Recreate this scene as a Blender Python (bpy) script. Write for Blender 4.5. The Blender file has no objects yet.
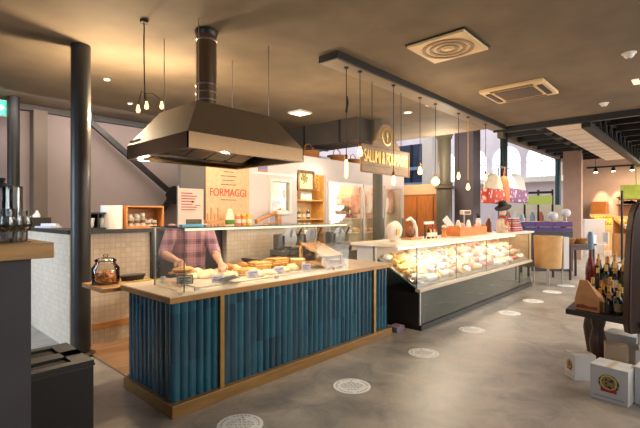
import bpy, bmesh, math, random
from mathutils import Vector, Matrix
random.seed(7)
R = math.radians
PI = math.pi
C = bpy.context.scene.collection
# ------------------------------------------------------------------ camera geometry (metres)
f = 420.0; TH = R(42.5); H = 1.6
Fx, Fy = math.cos(TH), math.sin(TH); Rx, Ry = math.sin(TH), -math.cos(TH)
def ray(px, py):
    a = (px - 320) / f; b = (214 - py) / f
    return Vector((Fx + a * Rx, Fy + a * Ry, b))
def at(px, py, z=0):
    r = ray(px, py); t = (z - H) / r.z
    return Vector((r.x * t, r.y * t, z))
def onY(px, py, Y):
    r = ray(px, py); t = Y / r.y
    return Vector((r.x * t, Y, H + r.z * t))
def onX(px, py, X):
    r = ray(px, py); t = X / r.x
    return Vector((X, r.y * t, H + r.z * t))
def dp(px, py, d):
    r = ray(px, py)
    return Vector((r.x * d, r.y * d, H + r.z * d))
ORD = ['first', 'second', 'third', 'fourth', 'fifth', 'sixth', 'seventh', 'eighth', 'ninth', 'tenth', 'eleventh', 'twelfth',
       'thirteenth', 'fourteenth', 'fifteenth', 'sixteenth', 'seventeenth', 'eighteenth', 'nineteenth', 'twentieth',
       'twenty-first', 'twenty-second', 'twenty-third', 'twenty-fourth', 'twenty-fifth', 'twenty-sixth', 'twenty-seventh',
       'twenty-eighth', 'twenty-ninth', 'thirtieth', 'thirty-first', 'thirty-second', 'thirty-third', 'thirty-fourth', 'thirty-fifth',
       'thirty-sixth', 'thirty-seventh', 'thirty-eighth', 'thirty-ninth', 'fortieth']
# ------------------------------------------------------------------ materials
def lin(c):
    c = c / 255.0
    return c / 12.92 if c <= 0.04045 else ((c + 0.055) / 1.055) ** 2.4
def S(r, g, b): return (lin(r), lin(g), lin(b), 1)
MATS = {}
def M(name, rgb, rough=0.6, metal=0.0, var=0.12, scale=6.0, bump=0.0, stretch=None, emit=0.0, spec=0.5, trans=0.0):
    if name in MATS: return MATS[name]
    m = bpy.data.materials.new(name); m.use_nodes = True
    nt = m.node_tree; b = nt.nodes['Principled BSDF']
    col = S(*rgb)
    tc = nt.nodes.new('ShaderNodeTexCoord'); mp = nt.nodes.new('ShaderNodeMapping')
    nt.links.new(tc.outputs['Object'], mp.inputs['Vector'])
    if stretch: mp.inputs['Scale'].default_value = stretch
    nz = nt.nodes.new('ShaderNodeTexNoise'); nz.inputs['Scale'].default_value = scale; nz.inputs['Detail'].default_value = 4
    nt.links.new(mp.outputs['Vector'], nz.inputs['Vector'])
    cr = nt.nodes.new('ShaderNodeValToRGB')
    cr.color_ramp.elements[0].position = 0.3; cr.color_ramp.elements[1].position = 0.7
    lo = tuple(max(0, c * (1 - var)) for c in col[:3]) + (1,); hi = tuple(min(1, c * (1 + var)) for c in col[:3]) + (1,)
    cr.color_ramp.elements[0].color = lo; cr.color_ramp.elements[1].color = hi
    nt.links.new(nz.outputs['Fac'], cr.inputs['Fac'])
    nt.links.new(cr.outputs['Color'], b.inputs['Base Color'])
    b.inputs['Roughness'].default_value = rough; b.inputs['Metallic'].default_value = metal
    b.inputs['Specular IOR Level'].default_value = spec
    if trans: b.inputs['Transmission Weight'].default_value = trans
    if emit:
        b.inputs['Emission Color'].default_value = col; b.inputs['Emission Strength'].default_value = emit
    if bump:
        bp = nt.nodes.new('ShaderNodeBump'); bp.inputs['Strength'].default_value = bump; bp.inputs['Distance'].default_value = 0.01
        nt.links.new(nz.outputs['Fac'], bp.inputs['Height']); nt.links.new(bp.outputs['Normal'], b.inputs['Normal'])
    MATS[name] = m
    return m
def nodes_of(m): return m.node_tree.nodes, m.node_tree.links, m.node_tree.nodes['Principled BSDF']
def glass(name, tint=(0.96, 0.98, 0.97), refl=1.0, base=0.0):
    if name in MATS: return MATS[name]
    m = bpy.data.materials.new(name); m.use_nodes = True
    n, l = m.node_tree.nodes, m.node_tree.links
    n.remove(n['Principled BSDF'])
    tr = n.new('ShaderNodeBsdfTransparent'); tr.inputs['Color'].default_value = tint + (1,)
    gl = n.new('ShaderNodeBsdfGlossy'); gl.inputs['Roughness'].default_value = 0.02
    fr = n.new('ShaderNodeFresnel'); fr.inputs['IOR'].default_value = 1.45
    ma = n.new('ShaderNodeMath'); ma.operation = 'MULTIPLY_ADD'; ma.inputs[1].default_value = refl; ma.inputs[2].default_value = base
    nz = n.new('ShaderNodeTexNoise'); nz.inputs['Scale'].default_value = 3
    mr = n.new('ShaderNodeMapRange'); mr.inputs[3].default_value = 0.01; mr.inputs[4].default_value = 0.04
    l.new(nz.outputs['Fac'], mr.inputs[0]); l.new(mr.outputs[0], gl.inputs['Roughness'])
    mx = n.new('ShaderNodeMixShader')
    l.new(fr.outputs[0], ma.inputs[0]); l.new(ma.outputs[0], mx.inputs[0]); l.new(tr.outputs[0], mx.inputs[1]); l.new(gl.outputs[0], mx.inputs[2])
    l.new(mx.outputs[0], n['Material Output'].inputs['Surface'])
    MATS[name] = m
    return m
def glow(name, rgb, k):
    if name in MATS: return MATS[name]
    m = M(name, rgb, 0.5, var=0.02, emit=k)
    return m
# ------------------------------------------------------------------ mesh builder
class MB:
    def __init__(s): s.bm = bmesh.new()
    def box(s, x0, y0, z0, x1, y1, z1, bev=0.0):
        r = bmesh.ops.create_cube(s.bm, size=1)
        for v in r['verts']:
            v.co = Vector(((x0 + x1) / 2 + v.co.x * (x1 - x0), (y0 + y1) / 2 + v.co.y * (y1 - y0), (z0 + z1) / 2 + v.co.z * (z1 - z0)))
        if bev:
            es = list({e for v in r['verts'] for e in v.link_edges})
            bmesh.ops.bevel(s.bm, geom=es, offset=bev, segments=2, profile=0.5, affect='EDGES')
        return s
    def obox(s, c, sx, sy, sz, rz=0, rx=0, ry=0, bev=0.0):
        """box whose base centre is c, turned about c"""
        m = Matrix.Translation(Vector(c)) @ Matrix.Rotation(rz, 4, 'Z') @ Matrix.Rotation(rx, 4, 'X') @ Matrix.Rotation(ry, 4, 'Y')
        t = MB().box(-sx / 2, -sy / 2, 0, sx / 2, sy / 2, sz, bev)
        return s.add(t, m)
    def add(s, other, m=None):
        me = bpy.data.meshes.new('t'); other.bm.to_mesh(me)
        if m is not None: me.transform(m)
        s.bm.from_mesh(me); bpy.data.meshes.remove(me); other.bm.free()
        return s
    def lathe(s, c, prof, n=20, sx=1, sy=1, axis='Z', close=True):
        c = Vector(c); rings = []
        def put(x, y, z):
            v = Vector((x, y, z))
            if axis == 'X': v = Vector((z, x, y))
            if axis == 'Y': v = Vector((x, z, y))
            return s.bm.verts.new(c + v)
        for r, z in prof:
            if r < 1e-5: rings.append([put(0, 0, z)])
            else: rings.append([put(r * sx * math.cos(2 * PI * k / n), r * sy * math.sin(2 * PI * k / n), z) for k in range(n)])
        for a, b in zip(rings, rings[1:]):
            for k in range(n):
                k2 = (k + 1) % n
                if len(a) == 1 and len(b) == 1: continue
                if len(a) == 1: q = [a[0], b[k], b[k2]]
                elif len(b) == 1: q = [a[k], a[k2], b[0]]
                else: q = [a[k], a[k2], b[k2], b[k]]
                try: s.bm.faces.new(q)
                except ValueError: pass
        if close:
            for r in (rings[0], rings[-1]):
                if len(r) > 2:
                    try: s.bm.faces.new(r)
                    except ValueError: pass
        return s
    def cyl(s, c, r, h, n=20, r2=None, axis='Z'):
        return s.lathe(c, [(r, 0), (r if r2 is None else r2, h)], n, axis=axis)
    def tube(s, pts, rad, n=8, cap=True):
        pts = [Vector(p) for p in pts]
        rads = rad if isinstance(rad, (list, tuple)) else [rad] * len(pts)
        rings = []
        up = Vector((0, 0, 1)); t0 = (pts[1] - pts[0]).normalized()
        if abs(t0.dot(up)) > 0.95: up = Vector((1, 0, 0))
        nrm = t0.cross(up).normalized()
        for i, p in enumerate(pts):
            t = (pts[min(i + 1, len(pts) - 1)] - pts[max(i - 1, 0)]).normalized()
            nrm = (nrm - t * nrm.dot(t)).normalized(); bn = t.cross(nrm)
            rings.append([s.bm.verts.new(p + (nrm * math.cos(2 * PI * k / n) + bn * math.sin(2 * PI * k / n)) * rads[i]) for k in range(n)])
        for a, b in zip(rings, rings[1:]):
            for k in range(n): s.bm.faces.new([a[k], a[(k + 1) % n], b[(k + 1) % n], b[k]])
        if cap:
            s.bm.faces.new(rings[0]); s.bm.faces.new(rings[-1])
        return s
    def ball(s, c, r, sc=(1, 1, 1), n=14):
        q = bmesh.ops.create_uvsphere(s.bm, u_segments=n, v_segments=max(6, n // 2), radius=r)
        for v in q['verts']: v.co = Vector((v.co.x * sc[0], v.co.y * sc[1], v.co.z * sc[2])) + Vector(c)
        return s
    def prism(s, poly, d0, d1, axis='Y'):
        """poly of (a,b); extruded from d0 to d1 along axis.  Y: (x,z)  X: (y,z)  Z: (x,y)"""
        def P(a, b, d):
            return Vector((a, d, b)) if axis == 'Y' else Vector((d, a, b)) if axis == 'X' else Vector((a, b, d))
        A = [s.bm.verts.new(P(a, b, d0)) for a, b in poly]; B = [s.bm.verts.new(P(a, b, d1)) for a, b in poly]
        s.bm.faces.new(A); s.bm.faces.new(B[::-1])
        for k in range(len(poly)):
            k2 = (k + 1) % len(poly); s.bm.faces.new([A[k], B[k], B[k2], A[k2]])
        return s
    def quadpanel(s, pts, th):
        """thin slab from four corners"""
        pts = [Vector(p) for p in pts]
        nn = (pts[1] - pts[0]).cross(pts[3] - pts[0]).normalized() * th
        A = [s.bm.verts.new(p) for p in pts]; B = [s.bm.verts.new(p + nn) for p in pts]
        s.bm.faces.new(A); s.bm.faces.new(B[::-1])
        for k in range(4):
            k2 = (k + 1) % 4; s.bm.faces.new([A[k], B[k], B[k2], A[k2]])
        return s
    def jitter(s, amt, seed=1):
        rr = random.Random(seed)
        for v in s.bm.verts: v.co += Vector((rr.uniform(-amt, amt), rr.uniform(-amt, amt), rr.uniform(-amt, amt)))
        return s
    def xf(s, m):
        bmesh.ops.transform(s.bm, matrix=m, verts=s.bm.verts); return s
    def build(s, name, mat, parent=None, smooth=None, origin=None):
        o0 = Vector(origin) if origin is not None else (WL[parent.name] if parent is not None else Vector((0, 0, 0)))
        bmesh.ops.recalc_face_normals(s.bm, faces=s.bm.faces)
        if smooth is not None:
            for fc in s.bm.faces: fc.smooth = True
        me = bpy.data.meshes.new(name); s.bm.to_mesh(me); s.bm.free()
        if o0.length > 0: me.transform(Matrix.Translation(-o0))
        me.materials.append(mat)
        if smooth:
            try: me.set_sharp_from_angle(angle=R(smooth))
            except Exception: pass
        o = bpy.data.objects.new(name, me); C.objects.link(o)
        if parent is not None: o.parent = parent
        else: o.location = o0
        WL[o.name] = o0
        return o
WL = {}
def tag(o, label, cat, group=None, kind=None):
    o['label'] = label; o['category'] = cat
    if group: o['group'] = group
    if kind: o['kind'] = kind
    return o
def thing(name, label, cat, loc=(0, 0, 0), group=None):
    o = bpy.data.objects.new(name, None); C.objects.link(o); o.location = loc; o.empty_display_size = 0.1
    WL[o.name] = Vector(loc)
    return tag(o, label, cat, group)
def struct(o, label=None):
    o['kind'] = 'structure'
    if label: o['label'] = label
    return o
def kids(o): return [c for c in C.objects if c.parent == o]
def dup(root, loc, rz=0.0, label=None, group=None, scale=None, mats=None):
    r = root.copy(); C.objects.link(r); r.location = loc; r.rotation_euler = (0, 0, rz)
    if scale: r.scale = scale
    if label: r['label'] = label
    if group: r['group'] = group
    if mats and r.type == 'MESH' and root.name.split('.')[0] in mats: remat(r, mats[root.name.split('.')[0]])
    for ch in CH.get(root.name, []):
        c = ch.copy(); C.objects.link(c); c.parent = r
        if mats and ch.name.split('.')[0] in mats: remat(c, mats[ch.name.split('.')[0]])
        for g in CH.get(ch.name, []):
            d = g.copy(); C.objects.link(d); d.parent = c
            if mats and g.name.split('.')[0] in mats: remat(d, mats[g.name.split('.')[0]])
    return r
def remat(o, m):
    o.material_slots[0].link = 'OBJECT'; o.material_slots[0].material = m
CH = {}
def note(root):
    """remember the children of a prototype so that copies are quick"""
    CH[root.name] = kids(root)
    for c in CH[root.name]: CH[c.name] = kids(c)
    return root
class Rep:
    """first call moves the prototype itself, the next ones copy it"""
    def __init__(s, root): s.root = note(root); s.used = False
    def put(s, loc, rz=0, label=None, group=None, scale=None, mats=None):
        if not s.used:
            s.used = True; o = s.root; o.location = loc; o.rotation_euler = (0, 0, rz)
            if scale: o.scale = scale
            if label: o['label'] = label
            if group: o['group'] = group
            if mats:
                for q in [o] + CH[o.name] + [g for c in CH[o.name] for g in CH[c.name]]:
                    k = q.name.split('.')[0]
                    if k in mats and q.type == 'MESH': remat(q, mats[k])
            return o
        return dup(s.root, loc, rz, label, group, scale, mats)
def text_mb(body, size, depth=0.004, spacing=1.0):
    cu = bpy.data.curves.new('t', 'FONT'); cu.body = body; cu.size = size; cu.extrude = depth; cu.align_x = 'CENTER'; cu.align_y = 'CENTER'
    cu.space_character = spacing
    o = bpy.data.objects.new('t', cu); C.objects.link(o)
    dg = bpy.context.evaluated_depsgraph_get()
    me = bpy.data.meshes.new_from_object(o.evaluated_get(dg))
    bpy.data.objects.remove(o); bpy.data.curves.remove(cu)
    t = MB(); t.bm.from_mesh(me); bpy.data.meshes.remove(me)
    return t
UP_Y = Matrix.Rotation(R(90), 4, 'X')        # text laid in XY -> stands facing -Y
def light(name, kind, loc, energy, color=(1, 1, 1), size=0.1, size_y=None, rot=None, aim=None, spot=None, blend=0.5):
    d = bpy.data.lights.new(name, kind); d.energy = energy; d.color = color
    if kind == 'AREA':
        d.size = size
        if size_y: d.shape = 'RECTANGLE'; d.size_y = size_y
    elif kind in ('POINT', 'SPOT'): d.shadow_soft_size = size
    if spot: d.spot_size = spot; d.spot_blend = blend
    o = bpy.data.objects.new(name, d); C.objects.link(o); o.location = loc
    if rot: o.rotation_euler = rot
    if aim is not None: o.rotation_euler = (Vector(aim) - Vector(loc)).to_track_quat('-Z', 'Y').to_euler()
    return o
WARM = (1.0, 0.76, 0.48); WARM2 = (1.0, 0.83, 0.62); COOL = (0.78, 0.88, 1.0); DAY = (0.93, 0.97, 1.0)

# ------------------------------------------------------------------ palette
steel = M('brushed steel', (178, 172, 164), 0.28, 0.95, 0.08, 14, stretch=(1, 1, 12))
dsteel = M('dark steel', (70, 68, 66), 0.4, 0.8, 0.1, 8)
black = M('black paint', (22, 21, 20), 0.5, 0, 0.2, 8)
satin = M('satin black', (34, 32, 31), 0.38, 0, 0.15, 6)
white = M('white paint', (226, 222, 216), 0.5, 0, 0.03, 5)
offwhite = M('cream paint', (222, 208, 186), 0.55, 0, 0.05, 5)
paper = M('white paper', (236, 232, 226), 0.8, 0, 0.04, 12)
oak = M('oak wood', (188, 138, 84), 0.45, 0, 0.22, 7, stretch=(0.6, 6, 6), bump=0.05)
pine = M('pale pine', (204, 162, 108), 0.5, 0, 0.14, 9, stretch=(0.8, 6, 6))
darkwood = M('dark oiled wood', (66, 40, 26), 0.42, 0, 0.3, 8, stretch=(6, 6, 0.8))
brass = M('aged brass', (176, 136, 78), 0.36, 0.75, 0.15, 9)
gold = M('gold leaf', (232, 196, 110), 0.35, 0.5, 0.1, 20)
olive = M('olive grey column paint', (92, 86, 70), 0.5, 0, 0.1, 5)
gunmetal = M('gunmetal column paint', (58, 54, 49), 0.42, 0.2, 0.14, 4)
glass_clear = glass('clear shop glass', refl=0.5)
glass_case = glass('display case glass', (0.97, 0.985, 0.98), refl=0.3, base=0.01)
glass_vase = glass('jar glass', (0.94, 0.955, 0.95), refl=1.0, base=0.03)
red = M('red paint', (176, 36, 30), 0.5, 0, 0.12, 8)
ink = M('printed ink', (70, 52, 48), 0.7, 0, 0.1, 20)
redink = M('red ink', (178, 62, 44), 0.7, 0, 0.1, 20)
greyink = M('grey ink', (140, 134, 132), 0.7, 0, 0.1, 20)
bread = M('bread crust', (206, 152, 84), 0.7, 0, 0.25, 26, bump=0.2)
flour = M('floury dough', (228, 204, 164), 0.8, 0, 0.14, 22, bump=0.15)
cheese = M('pale cheese', (236, 214, 160), 0.5, 0, 0.08, 10)
rind = M('cheese rind', (204, 150, 82), 0.6, 0, 0.15, 16)
whitewrap = M('white wrapped casing', (238, 230, 216), 0.6, 0, 0.07, 18, bump=0.1)
meat = M('cured meat', (196, 112, 96), 0.5, 0, 0.25, 18)
ham = M('ham pink', (228, 168, 148), 0.5, 0, 0.14, 14)
salamim = M('dark salami', (150, 92, 74), 0.6, 0, 0.25, 24)
goldpaper = M('gold wrapping paper', (220, 176, 104), 0.5, 0, 0.14, 16)
purple = M('purple plastic crate', (82, 56, 118), 0.45, 0, 0.12, 8)
kraft = M('kraft board', (206, 160, 104), 0.6, 0, 0.08, 8)
skin = M('skin', (206, 150, 122), 0.5, 0, 0.08, 14)
green = M('leaf green', (88, 128, 52), 0.6, 0, 0.25, 14)

# ------------------------------------------------------------------ SETTING
def floor_mat():
    m = M('polished concrete', (156, 150, 142), 0.32, 0, 0.26, 0.9, stretch=(1, 1, 1), bump=0.0)
    n, l, b = nodes_of(m)
    n2 = n.new('ShaderNodeTexNoise'); n2.inputs['Scale'].default_value = 2.6; n2.inputs['Detail'].default_value = 9; n2.inputs['Roughness'].default_value = 0.68
    n2.inputs['Distortion'].default_value = 0.8
    tc = n.new('ShaderNodeTexCoord'); l.new(tc.outputs['Object'], n2.inputs['Vector'])
    cr = n.new('ShaderNodeValToRGB'); cr.color_ramp.elements[0].position = 0.34; cr.color_ramp.elements[1].position = 0.68
    cr.color_ramp.elements[0].color = S(112, 108, 102); cr.color_ramp.elements[1].color = S(208, 192, 174)
    l.new(n2.outputs['Fac'], cr.inputs['Fac'])
    old = b.inputs['Base Color'].links[0].from_socket
    mx = n.new('ShaderNodeMix'); mx.data_type = 'RGBA'; mx.blend_type = 'MIX'; mx.inputs[0].default_value = 0.55
    l.new(old, mx.inputs[6]); l.new(cr.outputs['Color'], mx.inputs[7]); l.new(mx.outputs[2], b.inputs['Base Color'])
    mr = n.new('ShaderNodeMapRange'); mr.inputs[3].default_value = 0.2; mr.inputs[4].default_value = 0.5
    l.new(n2.outputs['Fac'], mr.inputs[0]); l.new(mr.outputs[0], b.inputs['Roughness'])
    return m
struct(MB().box(-6, -9, -0.1, 30, 14, 0).build('floor', floor_mat()), 'grey mottled polished concrete floor')
plaster = M('brown grey ceiling plaster', (116, 101, 82), 0.8, 0, 0.24, 1.3, bump=0.1)
struct(MB().box(-6, -9, 3.5, 9.45, 8.9, 3.7).build('ceiling', plaster), 'brown grey plaster ceiling')
wallm = M('mauve grey plaster', (156, 142, 138), 0.8, 0, 0.07, 1.5)
struct(MB().box(-6, 8.75, 0, 9.4, 8.9, 3.5).build('wall_back', wallm), 'mauve grey plastered back wall')
struct(MB().box(-6, 8.63, 3.4, 9.4, 8.75, 3.5).build('trim_1', dsteel), 'dark trim along the top of the back wall')
# pilasters on the back wall
a = onY(32, 150, 8.6); b_ = onY(46, 150, 8.6)
struct(MB().box(a.x, 8.5, 0, b_.x, 8.75, 3.4).build('trim_2', M('pilaster paint', (112, 100, 88), 0.7, 0, 0.08, 3)), 'grey brown pilaster on the back wall')

def column(px, py, label, r, z1, mat, name='column', ring=None):
    p = at(px, py, 3.5)
    t = thing(name, label, 'column', (p.x, p.y, 0))
    MB().lathe((p.x, p.y, 0), [(r, 0), (r, z1)], 24).build('shaft', mat, t, 40)
    MB().lathe((p.x, p.y, 0), [(r * 1.12, 0), (r * 1.12, 0.05), (r * 1.02, 0.06)], 24).build('base_collar', mat, t, 40)
    return t, p
def pole_at(x, y, r, z1, label, mat, capital=True):
    t = thing('column', label, 'column', (x, y, 0))
    MB().lathe((x, y, 0), [(r, 0), (r, z1)], 24).build('shaft', mat, t, 40)
    MB().lathe((x, y, 0), [(r * 1.45, 0), (r * 1.45, 0.03), (r * 1.05, 0.05)], 24).build('base_collar', mat, t, 40)
    if capital: MB().lathe((x, y, z1 - 0.06), [(r * 1.04, 0), (r * 1.2, 0.03), (r * 1.2, 0.06)], 24).build('capital', mat, t, 40)
    return t
p = at(84, 43, 3.5); pole_at(p.x, p.y + .1, 0.1, 3.5, 'dark round steel column beside the white tiled half wall', gunmetal, False)
p = at(13.5, 97, 3.5); pole_at(p.x, p.y, 0.085, 3.5, 'slim black column under the ceiling behind the wooden bar top', black, False)
pole_at(7.02, 4.86, 0.1, 3.5, 'olive grey column standing behind the hanging deli sign', olive, False)
pole_at(12.3, 4.2, 0.1, 4.1, 'dark green iron column at the corner of the plaster ceiling', M('dark green iron', (38, 50, 46), 0.45, 0.3, 0.1, 6))
p = onY(558, 150, 4.2); pole_at(p.x, p.y, 0.1, 4.1, 'teal iron column beside the purple crates, under the dark open ceiling', M('teal iron', (46, 74, 78), 0.45, 0.3, 0.1, 6))
# big cast column with ornate collar
t = thing('ornate_column', 'thick olive cast iron column with moulded rings behind the deli case', 'column', (10.3, 5.03, 0))
MB().lathe((10.3, 5.03, 0), [(.27, 0), (.27, .4), (.2, .45), (.2, 2.2), (.17, 2.3), (.17, 3.9)], 28).build('shaft', olive, t, 40)
MB().lathe((10.3, 5.03, 2.25), [(.2, 0), (.24, .02), (.24, .06), (.2, .09), (.22, .12), (.22, .15), (.19, .18)], 28).build('ring', olive, t, 50)
MB().lathe((10.3, 5.03, 3.55), [(.17, 0), (.2, .02), (.2, .06), (.23, .12), (.27, .2), (.27, .3)], 28).build('capital', olive, t, 50)
# grey square pillar and pale pillars in the hall
tag(MB().box(11.5, 4.75, 0, 12.0, 5.3, 5.2).build('pillar', M('violet grey paint', (104, 96, 104), .7, 0, .05, 3), origin=(11.75, 5, 0)), 'violet grey square pillar next to the ornate olive column', 'pillar')
p = dp(573, 200, 15); tag(MB().obox((p.x, p.y, 0), .5, .55, 5, R(5)).build('pillar', M('rosy beige paint', (176, 142, 124), .7, 0, .06, 3), origin=(p.x, p.y, 0)), 'wide rosy beige pillar behind the wooden display table', 'pillar')
p = dp(430, 170, 15.5); tag(MB().obox((p.x, p.y, 0), .42, .42, 5).build('pillar', white, origin=(p.x, p.y, 0)), 'bright white pillar behind the orange wooden kiosk', 'pillar')

# tiled half wall behind the counter
def tile_mat():
    m = M('zellige tiles', (206, 186, 158), 0.3, 0, 0.1, 5)
    n, l, b = nodes_of(m)
    tc = n.new('ShaderNodeTexCoord'); sp = n.new('ShaderNodeSeparateXYZ'); l.new(tc.outputs['Object'], sp.inputs[0])
    ad = n.new('ShaderNodeMath'); ad.operation = 'ADD'; l.new(sp.outputs['X'], ad.inputs[0]); l.new(sp.outputs['Y'], ad.inputs[1])
    cb = n.new('ShaderNodeCombineXYZ'); l.new(ad.outputs[0], cb.inputs['X']); l.new(sp.outputs['Z'], cb.inputs['Y'])
    br = n.new('ShaderNodeTexBrick'); br.offset = 0; br.inputs['Scale'].default_value = 1; br.inputs['Brick Width'].default_value = .065; br.inputs['Row Height'].default_value = .065
    br.inputs['Mortar Size'].default_value = .003; br.inputs['Color1'].default_value = S(218, 200, 178); br.inputs['Color2'].default_value = S(206, 186, 162); br.inputs['Mortar'].default_value = S(190, 172, 150)
    l.new(cb.outputs[0], br.inputs['Vector']); l.new(br.outputs['Color'], b.inputs['Base Color'])
    bp = n.new('ShaderNodeBump'); bp.inputs['Strength'].default_value = .3; bp.inputs['Distance'].default_value = .01
    iv = n.new('ShaderNodeMath'); iv.operation = 'SUBTRACT'; iv.inputs[0].default_value = 1; l.new(br.outputs['Fac'], iv.inputs[1])
    l.new(iv.outputs[0], bp.inputs['Height']); l.new(bp.outputs['Normal'], b.inputs['Normal'])
    return m
tiles = tile_mat()
hw = struct(MB().box(1.65, 5.5, 0, 2.62, 5.66, 1.36).box(1.65, 5.66, 0, 1.81, 7.35, 1.36).box(3.85, 5.5, 0, 5.06, 5.66, 1.36).build('wall_partition', tiles), 'tiled half wall behind the counter')
struct(MB().box(1.62, 5.46, 1.36, 2.7, 5.78, 1.41).box(1.62, 5.78, 1.36, 1.9, 7.37, 1.41).box(2.62, 5.46, 0, 2.7, 5.7, 1.36).build('trim_3', dsteel), 'dark steel capping of the half wall')
struct(MB().box(1.9, 5.485, .18, 2.62, 5.5, .26).build('baseboard_back', oak), 'wooden baseboard of the half wall')
struct(MB().box(2.7, 5.46, 1.36, 5.06, 5.78, 1.41).build('trim_4', dsteel), 'dark shelf along the half wall')
struct(MB().box(2.7, 5.62, 0, 3.85, 5.72, 1.36).build('wall_panel', M('charcoal panel', (62, 58, 58), .5, 0, .15, 4)), 'charcoal panel behind the counter')
struct(MB().box(onY(181, 190, 5.8).x, 5.8, 0, 4.3, 5.9, 2.75).build('wall_screen', M('dark grey screen board', (82, 78, 76), .6, 0, .08, 3)), 'dark grey board holding the cheese banner')
struct(MB().box(1.75, 3.97, 0, 5.0, 5.45, .02).build('floor_platform', M('worn wooden boards', (150, 112, 78), .5, 0, .2, 5, stretch=(.5, 5, 5))), 'wooden floor boards behind the counter')

# steel brace on the back wall
def brace():
    Y = 8.55; A = onY(88, 120, Y); N = onY(173, 195, Y); B = onY(155, 220, Y); D = onY(192, 184, Y)
    t = thing('steel_brace', 'dark grey steel cross brace bolted to the mauve back wall', 'brace', (N.x, Y, N.z))
    def bar(P, Q, w=.1):
        d = (Q - P); L = d.length; ang = math.atan2(d.z, d.x)
        m = Matrix.Translation(P) @ Matrix.Rotation(-ang, 4, 'Y')
        b = MB(); b.add(MB().box(0, -.05, -w / 2, L, -.035, w / 2), m); b.add(MB().box(0, -.035, -.01, L, .14, .01), m); return b
    bar(A, N).build('diagonal_bar', dsteel, t); bar(N, B).build('diagonal_bar', dsteel, t); bar(N, D).build('diagonal_bar', dsteel, t)
    bar(N, onY(220, 240, Y)).build('diagonal_bar', dsteel, t)
    MB().lathe((N.x, Y + .02, N.z), [(.2, -.1), (.2, -.06)], 8, axis='Y').build('gusset_plate', dsteel, t)
brace()

# ------------------------------------------------------------------ ceiling fittings
def pyr(x, y): return Vector((x, y, 3.5))
# hanging lamp rail board
t = thing('lamp_rail_board', 'long pale lamp board with dark edge under the plaster ceiling', 'lamp rail', (6.4, 3.28, 3.44))
rb = M('rail board paint', (128, 114, 98), .6, 0, .06, 4)
MB().box(3.76, 3.18, 3.42, 9.3, 3.44, 3.445).build('board', rb, t)
MB().box(3.73, 3.14, 3.415, 9.3, 3.18, 3.5).box(3.73, 3.18, 3.415, 3.76, 3.44, 3.5).build('edge_strip', black, t)
MB().box(4.1, 3.3, 3.445, 9.0, 3.34, 3.5).build('ceiling_bracket', black, t)
# air diffuser with swirl
c = (4.47, 2.14)
t = thing('air_diffuser', 'square ceiling air diffuser with concentric rings', 'air vent', (c[0], c[1], 3.5))
dm = M('diffuser cream', (226, 196, 150), .5, 0, .04, 6); dmd = M('diffuser groove', (150, 120, 84), .6, 0, .05, 6)
MB().box(c[0] - .33, c[1] - .33, 3.462, c[0] + .33, c[1] + .33, 3.5, .004).build('face_plate', dm, t)
MB().box(c[0] - .345, c[1] - .345, 3.485, c[0] + .345, c[1] + .345, 3.499).build('frame', black, t)
for k, r in enumerate((.28, .2, .12)):
    MB().lathe((c[0], c[1], 3.452), [(r, 0), (r, .012), (r - .035, .012), (r - .035, 0), (r, 0)], 36, close=False).build('ring', dmd, t, 40)
MB().lathe((c[0], c[1], 3.45), [(0, 0), (.04, 0), (.045, .012), (0, .012)], 24).build('hub', dm, t, 40)
# AC cassette
t = thing('air_conditioner', 'cream ceiling cassette air conditioner with square grey grille', 'air conditioner', (6.82, 2.1, 3.5))
X0, X1, Y0, Y1 = 6.4, 7.25, 1.66, 2.56
MB().box(X0, Y0, 3.45, X1, Y1, 3.5, .008).build('body', dm, t)
MB().box(X0 + .16, Y0 + .18, 3.44, X1 - .16, Y1 - .18, 3.45).build('grille', M('grille dark', (84, 70, 54), .5, 0, .2, 60), t)
for (x0, y0, x1, y1) in ((X0 + .04, Y0 + .15, X0 + .1, Y1 - .15), (X1 - .1, Y0 + .15, X1 - .04, Y1 - .15), (X0 + .15, Y0 + .05, X1 - .15, Y0 + .12), (X0 + .15, Y1 - .12, X1 - .15, Y1 - .05)):
    MB().box(x0, y0, 3.436, x1, y1, 3.452).build('louvre', M('louvre shade', (120, 100, 74), .5, 0, .05, 9) if y1 - y0 > .5 else satin, t)
# smoke detectors, downlights
det = thing('smoke_detector', 'x', 'smoke detector')
MB().lathe((0, 0, -.06), [(0, 0), (.03, 0), (.05, .02), (.055, .035), (.055, .045), (.075, .05), (.075, .06)], 20).build('body', white, det, 40)
MB().lathe((0, 0, -.064), [(0, 0), (.012, 0), (.012, .006)], 12).build('sensor', dsteel, det)
rp = Rep(det)
for px, py, lb in ((604, 103, 'round white smoke detector above the dark open ceiling edge'), (629, 53, 'round white smoke detector nearer the camera than the other one')):
    p = at(px, py, 3.5); rp.put((p.x, p.y, 3.5), 0, lb, 'smoke detectors on the ceiling')
spk = thing('downlight', 'x', 'ceiling light')
MB().lathe((0, 0, -.02), [(.05, .01), (.055, 0), (.075, .004), (.08, .02)], 24, close=False).build('rim', white, spk, 40)
MB().lathe((0, 0, -.012), [(0, 0), (.05, 0), (.05, .01)], 24).build('lamp', glow('downlight glow', (255, 226, 180), 9), spk)
rp = Rep(spk)
for px, py, lb in ((408, 112, 'round glowing downlight near the ceiling air diffuser'), (107, 79, 'tiny glowing downlight between dark column and hood'), (130, 103, 'tiny glowing downlight close to the string lamp bulbs'), (430, 104.5, 'faint round downlight below the cassette air conditioner')):
    p = at(px, py, 3.5); rp.put((p.x, p.y, 3.5), 0, lb, 'round downlights in the ceiling', (.6, .6, 1) if py < 104 and px < 140 else None)
p = at(300, 112, 3.5)
t = thing('panel_light', 'small square lit panel lamp on the ceiling above the hood', 'ceiling light', (p.x, p.y, 3.5))
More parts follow.
